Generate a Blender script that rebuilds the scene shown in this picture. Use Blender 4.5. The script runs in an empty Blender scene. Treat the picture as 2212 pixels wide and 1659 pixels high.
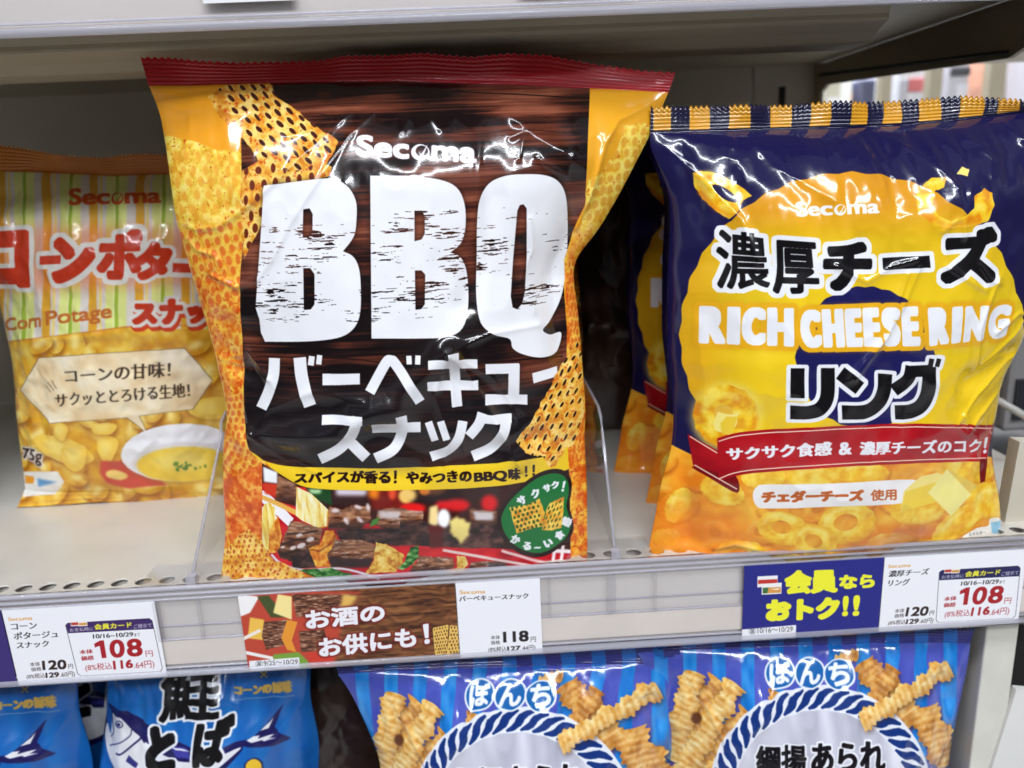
# Snack bags on a shop shelf, built object by object.
import bpy, math, random
import numpy as np
from mathutils import Vector, Matrix

sc = bpy.context.scene
col = sc.collection

# ------------------------------------------------------------------ camera
SW, SH, FPX = 2212.0, 1659.0, 1700.0          # picture measured in these pixels
PITCH, YAW, ROLL = map(math.radians, (14.66, 1.74, 2.565))
CAM = Vector((0.0, -0.34, 0.180))
_f = Vector((math.sin(YAW)*math.cos(PITCH), math.cos(YAW)*math.cos(PITCH), -math.sin(PITCH)))
_r0 = Vector((math.cos(YAW), -math.sin(YAW), 0)); _u0 = _r0.cross(_f)
_r = math.cos(ROLL)*_r0 - math.sin(ROLL)*_u0
_u = math.sin(ROLL)*_r0 + math.cos(ROLL)*_u0
cd = bpy.data.cameras.new('camera'); cam = bpy.data.objects.new('camera', cd); col.objects.link(cam)
cam.matrix_world = Matrix(((_r.x, _u.x, -_f.x, CAM.x), (_r.y, _u.y, -_f.y, CAM.y), (_r.z, _u.z, -_f.z, CAM.z), (0, 0, 0, 1)))
cd.sensor_width = 36; cd.lens = 36*FPX/SW; cd.clip_start = 0.01; cd.clip_end = 60
cd.dof.use_dof = True; cd.dof.focus_distance = 0.338; cd.dof.aperture_fstop = 8.5
sc.camera = cam

# ------------------------------------------------------------------ light of the shop
w = bpy.data.worlds.new('World'); sc.world = w; w.use_nodes = True
nt = w.node_tree; bg = nt.nodes['Background']
tc = nt.nodes.new('ShaderNodeTexCoord'); sx = nt.nodes.new('ShaderNodeSeparateXYZ'); rp = nt.nodes.new('ShaderNodeValToRGB')
nt.links.new(tc.outputs['Generated'], sx.inputs[0]); nt.links.new(sx.outputs['Z'], rp.inputs[0]); nt.links.new(rp.outputs[0], bg.inputs[0])
rp.color_ramp.elements[0].position = 0.0; rp.color_ramp.elements[0].color = (0.22, 0.21, 0.22, 1)
rp.color_ramp.elements[1].position = 1.0; rp.color_ramp.elements[1].color = (0.80, 0.83, 0.92, 1)
for p_, c_ in ((.06, (.30, .29, .31)), (.10, (.46, .46, .50)), (.24, (.50, .51, .56)), (.27, (1.15, 1.17, 1.25)), (.38, (1.2, 1.22, 1.3)), (.41, (.42, .43, .48)), (.60, (.5, .52, .58)), (.64, (1.1, 1.13, 1.2))):
    e_ = rp.color_ramp.elements.new(p_); e_.color = (*c_, 1)
bg.inputs[1].default_value = 0.25

def lamp(name, loc, target, sx_, sy_, power, color=(0.90, 0.94, 1.0)):
    d = bpy.data.lights.new(name, 'AREA'); d.shape = 'RECTANGLE'; d.size = sx_; d.size_y = sy_; d.energy = power; d.color = color
    o = bpy.data.objects.new(name, d); col.objects.link(o); o.location = loc
    o.rotation_euler = (Vector(target)-Vector(loc)).to_track_quat('-Z', 'Y').to_euler()
    return o
lamp('ceiling_tube_light', (-0.3, -1.15, 1.75), (0, 0, 0.05), 2.4, 0.045, 33)
lamp('ceiling_tube_light', (0.5, -2.4, 1.95), (0, 0, 0.05), 2.6, 0.07, 68)
lamp('ceiling_tube_light', (0.4, 1.6, 2.1), (0.6, 2.0, 0.2), 2.4, 0.14, 300)

sc.view_settings.view_transform = 'Standard'
try: sc.view_settings.look = 'None'
except Exception: pass
sc.view_settings.gamma = 1; sc.view_settings.exposure = 0; sc.view_settings.use_curve_mapping = False
sc.render.engine = 'CYCLES'
sc.cycles.use_denoising = True
sc.cycles.max_bounces = 8; sc.cycles.transparent_max_bounces = 12; sc.cycles.sample_clamp_indirect = 6
sc.cycles.caustics_reflective = False; sc.cycles.caustics_refractive = False

# ------------------------------------------------------------------ measuring helpers
def ray(u, v):
    return (u-SW/2)/FPX*_r - (v-SH/2)/FPX*_u + _f
def at(u, v, Y):                               # point of a picture position on the upright plane y = Y
    d = ray(u, v); return CAM + d*((Y-CAM.y)/d.y)
def atX(u, v, X):
    d = ray(u, v); return CAM + d*((X-CAM.x)/d.x)
def atZ(u, v, Z):
    d = ray(u, v); return CAM + d*((Z-CAM.z)/d.z)
_R = np.array([_r[:], _u[:], _f[:]]); _C = np.array(CAM[:])
def np_at(P, Y, lean=0.0):                     # on the plane y = Y + lean*z
    P = np.asarray(P, float); a = (P[:, 0]-SW/2)/FPX; b = -(P[:, 1]-SH/2)/FPX
    d = a[:, None]*_R[0]+b[:, None]*_R[1]+_R[2]
    return _C + d*((Y+lean*_C[2]-_C[1])/(d[:, 1]-lean*d[:, 2]))[:, None]
def np_proj(P):
    d = P-_C; x, y, z = d@_R[0], d@_R[1], d@_R[2]
    return np.stack([SW/2+FPX*x/z, SH/2-FPX*y/z], 1)

# ------------------------------------------------------------------ object helpers
def tag(o, label=None, cat=None, group=None, kind=None):
    if label: o['label'] = label
    if cat: o['category'] = cat
    if group: o['group'] = group
    if kind: o['kind'] = kind
    return o
def thing(name, label, cat, loc=(0, 0, 0), group=None, kind=None):
    o = bpy.data.objects.new(name, None); o.empty_display_size = 0.02; col.objects.link(o); o.location = loc
    return tag(o, label, cat, group, kind)
def copy_tree(o, parent=None):
    c = o.copy(); col.objects.link(c); c.parent = parent
    for ch in [x for x in list(bpy.data.objects) if x.parent == o and x != c]:
        copy_tree(ch, c)
    return c
class MB:
    """collects boxes, prisms and tubes and links them as one mesh object"""
    def __init__(s): s.v = []; s.f = []
    def box(s, x0, x1, y0, y1, z0, z1):
        b = len(s.v); s.v += [(x, y, z) for z in (z0, z1) for y in (y0, y1) for x in (x0, x1)]
        s.f += [tuple(b+i for i in q) for q in ((0, 2, 3, 1), (4, 5, 7, 6), (0, 1, 5, 4), (2, 6, 7, 3), (0, 4, 6, 2), (1, 3, 7, 5))]
        return s
    def prism(s, prof, axis, a, b):            # profile polygon swept along one axis
        n = len(prof); base = len(s.v)
        for t in (a, b):
            for p, q in prof:
                s.v.append({'x': (t, p, q), 'y': (p, t, q), 'z': (p, q, t)}[axis])
        s.f.append(tuple(base+i for i in range(n))); s.f.append(tuple(base+n+i for i in reversed(range(n))))
        for i in range(n):
            j = (i+1) % n; s.f.append((base+i, base+n+i, base+n+j, base+j))
        return s
    def tube(s, pts, r, seg=8):
        pts = [Vector(p) for p in pts]; base = len(s.v)
        for i, p in enumerate(pts):
            t = (pts[min(i+1, len(pts)-1)]-pts[max(i-1, 0)]).normalized()
            a = t.orthogonal().normalized(); bb = t.cross(a)
            for k in range(seg):
                an = 2*math.pi*k/seg; s.v.append(tuple(p+r*(math.cos(an)*a+math.sin(an)*bb)))
        for i in range(len(pts)-1):
            for k in range(seg):
                k2 = (k+1) % seg; s.f.append((base+i*seg+k, base+i*seg+k2, base+(i+1)*seg+k2, base+(i+1)*seg+k))
        s.f.append(tuple(base+k for k in reversed(range(seg)))); s.f.append(tuple(base+(len(pts)-1)*seg+k for k in range(seg)))
        return s
    def build(s, name, mat, parent=None, bevel=0.0, smooth=False, fix=True):
        me = bpy.data.meshes.new(name); me.from_pydata(s.v, [], s.f); me.update()
        if fix:
            import bmesh
            bm = bmesh.new(); bm.from_mesh(me); bmesh.ops.recalc_face_normals(bm, faces=bm.faces); bm.to_mesh(me); bm.free()
        if smooth: me.polygons.foreach_set('use_smooth', [True]*len(me.polygons))
        o = bpy.data.objects.new(name, me); col.objects.link(o)
        if mat: me.materials.append(mat)
        if parent: o.parent = parent
        if bevel:
            m = o.modifiers.new('bevel', 'BEVEL'); m.width = bevel; m.segments = 2; m.limit_method = 'ANGLE'
            m.harden_normals = False
        return o

# ------------------------------------------------------------------ materials
def mat(name, color=(0.8, 0.8, 0.8), rough=0.5, spec=0.5, noise=0.0, nscale=20, bump=0.0, bscale=200, metal=0.0, coat=0.0, image=None, coat_rough=0.05, stretch=None):
    m = bpy.data.materials.new(name); m.use_nodes = True; t = m.node_tree; b = t.nodes['Principled BSDF']
    b.inputs['Base Color'].default_value = (*color, 1); b.inputs['Roughness'].default_value = rough
    b.inputs['Specular IOR Level'].default_value = spec; b.inputs['Metallic'].default_value = metal
    b.inputs['Coat Weight'].default_value = coat; b.inputs['Coat Roughness'].default_value = coat_rough
    tcn = t.nodes.new('ShaderNodeTexCoord'); mp = t.nodes.new('ShaderNodeMapping')
    if stretch: mp.inputs['Scale'].default_value = stretch
    t.links.new(tcn.outputs['Object'], mp.inputs[0])
    if image:
        im = t.nodes.new('ShaderNodeTexImage'); im.image = image; im.extension = 'EXTEND'; im.interpolation = 'Cubic'
        t.links.new(tcn.outputs['UV'], im.inputs[0]); t.links.new(im.outputs[0], b.inputs['Base Color'])
    elif noise:
        n = t.nodes.new('ShaderNodeTexNoise'); n.inputs['Scale'].default_value = nscale; n.inputs['Detail'].default_value = 5
        r = t.nodes.new('ShaderNodeValToRGB'); t.links.new(mp.outputs[0], n.inputs[0]); t.links.new(n.outputs['Fac'], r.inputs[0])
        r.color_ramp.elements[0].position = 0.3; r.color_ramp.elements[1].position = 0.7
        r.color_ramp.elements[0].color = (*[c*(1-noise) for c in color], 1); r.color_ramp.elements[1].color = (*[min(1, c*(1+noise*0.5)) for c in color], 1)
        t.links.new(r.outputs[0], b.inputs['Base Color'])
    if bump:
        n2 = t.nodes.new('ShaderNodeTexNoise'); n2.inputs['Scale'].default_value = bscale; n2.inputs['Detail'].default_value = 4
        bp = t.nodes.new('ShaderNodeBump'); bp.inputs['Strength'].default_value = 1.0; bp.inputs['Distance'].default_value = bump
        t.links.new(mp.outputs[0], n2.inputs[0]); t.links.new(n2.outputs['Fac'], bp.inputs['Height']); t.links.new(bp.outputs[0], b.inputs['Normal'])
        if coat: t.links.new(bp.outputs[0], b.inputs['Coat Normal'])
    return m
def clear_mat(name, tint=(0.985, 0.985, 0.99), milky=0.02, rough=0.06, milk=(0.75, 0.75, 0.8)):
    m = bpy.data.materials.new(name); m.use_nodes = True; t = m.node_tree; t.nodes.remove(t.nodes['Principled BSDF'])
    out = t.nodes['Material Output']
    tr = t.nodes.new('ShaderNodeBsdfTransparent'); tr.inputs[0].default_value = (*tint, 1)
    df = t.nodes.new('ShaderNodeBsdfDiffuse'); df.inputs[0].default_value = (*milk, 1)
    gl = t.nodes.new('ShaderNodeBsdfGlossy'); gl.inputs['Roughness'].default_value = rough
    m1 = t.nodes.new('ShaderNodeMixShader'); m1.inputs[0].default_value = milky
    m2 = t.nodes.new('ShaderNodeMixShader'); fr = t.nodes.new('ShaderNodeFresnel'); ge = t.nodes.new('ShaderNodeNewGeometry'); ma = t.nodes.new('ShaderNodeMath'); ma.operation = 'MULTIPLY_ADD'; ma.inputs[1].default_value = -.8; ma.inputs[2].default_value = 1.45
    t.links.new(ge.outputs['Backfacing'], ma.inputs[0]); t.links.new(ma.outputs[0], fr.inputs[0])
    t.links.new(tr.outputs[0], m1.inputs[1]); t.links.new(df.outputs[0], m1.inputs[2])
    t.links.new(m1.outputs[0], m2.inputs[1]); t.links.new(gl.outputs[0], m2.inputs[2]); t.links.new(fr.outputs[0], m2.inputs[0])
    t.links.new(m2.outputs[0], out.inputs[0])
    return m

# ------------------------------------------------------------------ print artwork: a small polygon and lettering painter
def vnoise(h, w_, sy, sx_, seed):
    rg = np.random.RandomState(seed); gh, gw = int(h/sy)+3, int(w_/sx_)+3
    g = rg.rand(gh, gw).astype(np.float32)
    y = np.arange(h, dtype=np.float32)/sy; x = np.arange(w_, dtype=np.float32)/sx_
    yi = y.astype(int); xi = x.astype(int); fy = y-yi; fx = x-xi; fy = (fy*fy*(3-2*fy))[:, None]; fx = (fx*fx*(3-2*fx))[None]
    a = g[yi][:, xi]; b = g[yi][:, xi+1]; c = g[yi+1][:, xi]; d = g[yi+1][:, xi+1]
    return (a*(1-fx)+b*fx)*(1-fy)+(c*(1-fx)+d*fx)*fy
def fbm(h, w_, sy, sx_, seed, octv=4, gain=0.55):
    o = np.zeros((h, w_), np.float32); a = 1.0; t = 0
    for k in range(octv):
        o += a*vnoise(h, w_, max(sy, 1.01), max(sx_, 1.01), seed+k*17); t += a; a *= gain; sy /= 2; sx_ /= 2
    return o/t
def blur2(m, r):
    r = int(round(r))
    if r < 1: return m
    for ax in (0, 1):
        for _ in range(2):
            p = np.pad(m, [(r+1, r) if k == ax else (0, 0) for k in (0, 1)], mode='edge')
            c = np.cumsum(p, axis=ax, dtype=np.float64); n = 2*r+1
            m = ((c[n:]-c[:-n]) if ax == 0 else (c[:, n:]-c[:, :-n]))/n
            m = m.astype(np.float32)
    return m
def hmax(m, k):                                # horizontal running maximum, half width k
    out = m.copy(); s = 1; rem = k; cur = m
    def sh(a, d):
        o = np.zeros_like(a)
        if d > 0: o[:, d:] = a[:, :-d]
        else: o[:, :d] = a[:, -d:]
        return o
    acc = m.copy(); done = 0
    while done < k:
        st = min(done+1, k-done)
        acc = np.maximum(acc, np.maximum(sh(acc, st), sh(acc, -st))); done += st
    return acc
def dilate(m, r):
    if r <= 0: return m
    R = int(math.ceil(r)); out = np.zeros_like(m); H = m.shape[0]
    for dy in range(-R, R+1):
        if abs(dy) > r: continue
        k = int(round((r**3.2-abs(dy)**3.2)**(1/3.2))); a = hmax(m, k) if k else m
        if dy >= 0: out[dy:] = np.maximum(out[dy:], a[:H-dy])
        else: out[:dy] = np.maximum(out[:dy], a[-dy:])
    return out
def spl(P, n=8, closed=True):
    P = np.asarray(P, float); N = len(P); out = []
    rng = range(N if closed else N-1)
    for i in rng:
        if closed: a, b, c, d = P[i-1], P[i], P[(i+1) % N], P[(i+2) % N]
        else: a, b, c, d = P[max(i-1, 0)], P[i], P[i+1], P[min(i+2, N-1)]
        for k in range(n):
            t = k/n; out.append(0.5*((2*b)+(c-a)*t+(2*a-5*b+4*c-d)*t*t+(-a+3*b-3*c+d)*t**3))
    if not closed: out.append(P[-1])
    return np.array(out)
def ell(cx, cy, rx, ry, rot=0, n=28):
    a = np.linspace(0, 2*math.pi, n, endpoint=False); x = rx*np.cos(a); y = ry*np.sin(a); r = math.radians(rot)
    return np.stack([cx+x*math.cos(r)-y*math.sin(r), cy+x*math.sin(r)+y*math.cos(r)], 1)
def stroke(P, wd):                             # a band of given width along a polyline
    P = np.asarray(P, float); T = np.gradient(P, axis=0); T /= np.linalg.norm(T, axis=1)[:, None]+1e-9
    N = np.stack([-T[:, 1], T[:, 0]], 1); wd = np.broadcast_to(np.asarray(wd, float), (len(P),))[:, None]
    return np.concatenate([P+N*wd/2, (P-N*wd/2)[::-1]])
def wob(P, amp, seed, n=6):                    # ragged outline
    P = np.asarray(P, float); rg = np.random.RandomState(seed); out = []
    for i in range(len(P)):
        a, b = P[i], P[(i+1) % len(P)]
        for k in range(n): out.append(a+(b-a)*k/n+rg.uniform(-amp, amp, 2))
    return spl(out, 3)
_glyphs = {}
def glyph(s):
    if s in _glyphs: return _glyphs[s]
    c = bpy.data.curves.new('lettering', 'FONT'); c.body = s; c.resolution_u = 4
    o = bpy.data.objects.new('lettering', c); col.objects.link(o)
    dg = bpy.context.evaluated_depsgraph_get(); me = o.evaluated_get(dg).to_mesh()
    V = np.array([v.co[:2] for v in me.vertices]); E = []
    cnt = {}
    for p in me.polygons:
        vs = list(p.vertices)
        for i in range(len(vs)):
            e = (vs[i], vs[(i+1) % len(vs)])
            if (e[1], e[0]) in cnt: cnt.pop((e[1], e[0]))
            else: cnt[e] = 1
    E = np.array(list(cnt.keys()))
    bpy.data.objects.remove(o); bpy.data.curves.remove(c)
    lo, hi = V.min(0), V.max(0); U = (V-lo)/(hi-lo); U[:, 1] = 1-U[:, 1]
    _glyphs[s] = (U, E); return _glyphs[s]
class Cv:
    """canvas: warp() turns measured positions into canvas pixels"""
    def __init__(s, w_, h, warp, scale, base=(255, 255, 255)):
        s.w, s.h, s.warp, s.k = w_, h, warp, scale
        s.a = np.empty((h, w_, 3), np.float32); s.a[:] = np.array(base, np.float32)/255
    def mask(s, A, B, pad=0):
        """coverage of the area bounded by directed edges A->B"""
        SS = 3; pad = int(pad)+2
        mn = np.floor(np.minimum(A.min(0), B.min(0))).astype(int)-pad; mx = np.ceil(np.maximum(A.max(0), B.max(0))).astype(int)+pad
        x0, y0 = max(mn[0], 0), max(mn[1], 0); x1, y1 = min(mx[0], s.w), min(mx[1], s.h)
        if x1 <= x0 or y1 <= y0: return None
        W_, H_ = x1-x0, y1-y0
        ax, ay, bx, by = A[:, 0]-x0, (A[:, 1]-y0)*SS, B[:, 0]-x0, (B[:, 1]-y0)*SS
        sg = np.where(by > ay, 1.0, -1.0); lo_y = np.minimum(ay, by); hi_y = np.maximum(ay, by)
        lo = np.clip(np.ceil(lo_y-.5), 0, H_*SS).astype(int); hi = np.clip(np.ceil(hi_y-.5), 0, H_*SS).astype(int)
        n = hi-lo; tot = int(n.sum())
        if tot == 0: return None
        idx = np.repeat(np.arange(len(n)), n); st = np.cumsum(n)-n
        r = lo[idx]+(np.arange(tot)-st[idx])
        x = ax[idx]+(r+.5-ay[idx])*(bx[idx]-ax[idx])/(by[idx]-ay[idx])
        x = np.clip(x, 0, W_); xi = np.floor(x).astype(int); fr = x-xi; sgn = sg[idx]
        ww = W_+2
        D = np.bincount(r*ww+xi, weights=sgn*(1-fr), minlength=H_*SS*ww)+np.bincount(r*ww+xi+1, weights=sgn*fr, minlength=H_*SS*ww)
        D = np.cumsum(D[:H_*SS*ww].reshape(H_*SS, ww), axis=1)[:, :W_]
        m = np.clip(np.abs(D), 0, 1).reshape(H_, SS, W_).mean(1).astype(np.float32)
        return m, (x0, y0, x1, y1)
    def put(s, mb, colr, alpha=1.0, clip=None):
        m, (x0, y0, x1, y1) = mb; m = m*alpha
        if clip is not None: m = m*clip[y0:y1, x0:x1]
        c = colr[y0:y1, x0:x1] if isinstance(colr, np.ndarray) and colr.ndim == 3 else np.array(colr, np.float32)/255
        s.a[y0:y1, x0:x1] = s.a[y0:y1, x0:x1]*(1-m[..., None])+c*m[..., None]
    def contours(s, cs):
        A = []; B = []
        for P in cs:
            P = np.asarray(P, float); Q = np.roll(P, -1, 0); L = np.linalg.norm(Q-P, axis=1)
            if L.max() > 25:
                out = []
                for p, q, l in zip(P, Q, L):
                    k = max(1, int(l/15)); out += [p+(q-p)*i/k for i in range(k)]
                P = np.array(out); Q = np.roll(P, -1, 0)
            if (P[:, 0]*Q[:, 1]-Q[:, 0]*P[:, 1]).sum() < 0: P = P[::-1]; Q = np.roll(P, -1, 0)
            Wp = s.warp(P); A.append(Wp); B.append(np.roll(Wp, -1, 0))
        return np.concatenate(A), np.concatenate(B)
    def fill(s, P, colr, alpha=1.0, soft=0, grow=0, clip=None, holes=None):
        cs = P if isinstance(P, list) and len(np.shape(P[0])) == 2 else [P]
        A, B = s.contours(cs)
        if holes is not None:
            hA, hB = s.contours(holes); A = np.concatenate([A, hB]); B = np.concatenate([B, hA])
        mb = s.mask(A, B, (soft*2+grow)*s.k+2)
        if mb is None: return None
        m, bb = mb
        if grow: m = dilate(m, grow*s.k)
        if soft: m = blur2(m, soft*s.k)
        s.put((m, bb), colr, alpha, clip); return m, bb
    def full(s, mb):
        f = np.zeros((s.h, s.w), np.float32)
        if mb: m, (x0, y0, x1, y1) = mb; f[y0:y1, x0:x1] = m
        return f
    def text(s, t, q, colr, g=0.0, outl=(), alpha=1.0, clip=None, glow=None, shear=0):
        """q: tl, tr, br, bl of the inked box; g: extra stroke weight; outl: (extra, colour) rings from outermost in"""
        U, E = glyph(t); q = np.array(q, float)
        if g:                                     # keep the final size
            cx = q.mean(0); e1 = (q[1]-q[0]); e2 = (q[3]-q[0]); l1, l2 = np.linalg.norm(e1), np.linalg.norm(e2)
            a, b = e1/l1*g*min(1, l1/4/g), e2/l2*g*min(1, l2/4/g)
            q = np.array([q[0]+a+b, q[1]-a+b, q[2]-a-b, q[3]+a-b])
        x = U[:, :1]; y = U[:, 1:]
        P = q[0]*(1-x)*(1-y)+q[1]*x*(1-y)+q[2]*x*y+q[3]*(1-x)*y
        Wp = s.warp(P); mx = max([o[0] for o in outl], default=0)+g+(glow[0]*3 if glow else 0)
        mb = s.mask(Wp[E[:, 0]], Wp[E[:, 1]], mx*s.k+3)
        if mb is None: return
        m, bb = mb
        if glow: s.put((np.clip(blur2(dilate(m, (g+glow[0])*s.k), glow[0]*s.k*.8)*1.2, 0, 1), bb), glow[1], glow[2], clip)
        for r, oc in outl: s.put((dilate(m, (g+r)*s.k), bb), oc, 1, clip)
        s.put((dilate(m, g*s.k) if g else m, bb), colr, alpha, clip)
    def ch(s, t, cx, cy, wd, ht, rot, colr, **k):
        r = math.radians(rot); ux, uy = math.cos(r), math.sin(r)
        q = [(cx+a*wd/2*ux-b*ht/2*uy, cy+a*wd/2*uy+b*ht/2*ux) for a, b in ((-1, -1), (1, -1), (1, 1), (-1, 1))]
        s.text(t, q, colr, **k)
    def image(s, name):
        im = bpy.data.images.new(name, s.w, s.h, alpha=False)
        px = np.ones((s.h, s.w, 4), np.float32); px[..., :3] = np.clip(s.a[::-1], 0, 1)
        im.pixels.foreach_set(px.ravel()); im.update(); im.pack(); return im
def tex(c, base, var, seed, sy, sx_, octv=4, stops=None):
    """canvas-sized mottled colour: stops = list of (value, colour)"""
    n = fbm(c.h, c.w, sy*c.k, sx_*c.k, seed, octv); n = (n-n.mean())/(n.std()+1e-6)*.2+.5
    xs = [a for a, _ in stops]; cs = np.array([b for _, b in stops], np.float32)/255
    return np.stack([np.interp(n, xs, cs[:, i]).astype(np.float32) for i in range(3)], -1)
def word(c, t, q, colr, gap=.12, widths=None, **k):
    """letters of a word placed one by one in a box"""
    q = np.array(q, float); ws = np.array(widths if widths else [1]*len(t), float); tot = ws.sum()+gap*(len(t)-1); x = 0
    f = lambda x, y: q[0]*(1-x)*(1-y)+q[1]*x*(1-y)+q[2]*x*y+q[3]*(1-x)*y
    for ch_, w_ in zip(t, ws):
        a, b = x/tot, (x+w_)/tot; c.text(ch_, (f(a, 0), f(b, 0), f(b, 1), f(a, 1)), colr, **k); x += w_+gap
def secoma(c, q, colr, g, bgc=None):
    q = np.array(q, float)
    def sub(x0, x1, y0, y1):
        f = lambda x, y: q[0]*(1-x)*(1-y)+q[1]*x*(1-y)+q[2]*x*y+q[3]*(1-x)*y
        return [f(x0, y0), f(x1, y0), f(x1, y1), f(x0, y1)]
    c.text('Sec', sub(0, .44, 0, 1), colr, g=g); c.text('ma', sub(.625, 1, .27, 1), colr, g=g)
    o = sub(.455, .61, .27, 1.02); ce = np.mean(o, 0); rx = np.linalg.norm(o[1]-o[0])/2; ry = np.linalg.norm(o[3]-o[0])/2
    rot = math.degrees(math.atan2(*(o[1]-o[0])[::-1]))
    c.fill(ell(ce[0], ce[1], rx, ry, rot), colr, holes=[ell(ce[0]+rx*.16, ce[1]-ry*.16, rx*.66, ry*.66, rot)])
    c.fill(spl([(ce[0]-rx*.2, ce[1]-ry*.35), (ce[0]+rx*.1, ce[1]+ry*.2), (ce[0]+rx*.75, ce[1]-ry*.95), (ce[0]+rx*.5, ce[1]-ry*.1), (ce[0]+rx*.1, ce[1]+ry*.55)], 5), colr)
def chip(c, outline, quad, nx, ny, t, holecol, hs=0.30, seed=0, ridge=None, clip=None, jit=.08, ha=1.0):
    """perforated lattice cracker: textured outline with rows of small holes"""
    c.fill(outline, t, clip=clip)
    q = np.array(quad, float); rg = np.random.RandomState(seed); hs_l = []; hi = []
    for j in range(ny):
        for i in range(nx):
            x = (i+.5+(.5 if j % 2 else 0)+rg.uniform(-jit, jit))/(nx+.5); y = (j+.5+rg.uniform(-jit, jit))/ny
            p = q[0]*(1-x)*(1-y)+q[1]*x*(1-y)+q[2]*x*y+q[3]*(1-x)*y
            e1 = (q[1]-q[0])/nx*hs*rg.uniform(.8, 1.15); e2 = (q[3]-q[0])/ny*hs*1.5*rg.uniform(.8, 1.15)
            a = np.linspace(0, 2*math.pi, 10, endpoint=False)[:, None]
            hs_l.append(p+np.cos(a)*e1+np.sin(a)*e2); hi.append(p-e2*.55-e1*.3+np.cos(a)*e1*1.5+np.sin(a)*e2*1.25)
    A, B = c.contours([np.asarray(outline)]); ob = c.full(c.mask(A, B))
    if clip is not None: ob = ob*clip
    if ridge: c.fill(hi, ridge, alpha=.55, soft=1.2, clip=ob)
    c.fill(hs_l, holecol, clip=ob, alpha=ha, soft=0 if ha == 1 else .7)
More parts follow.
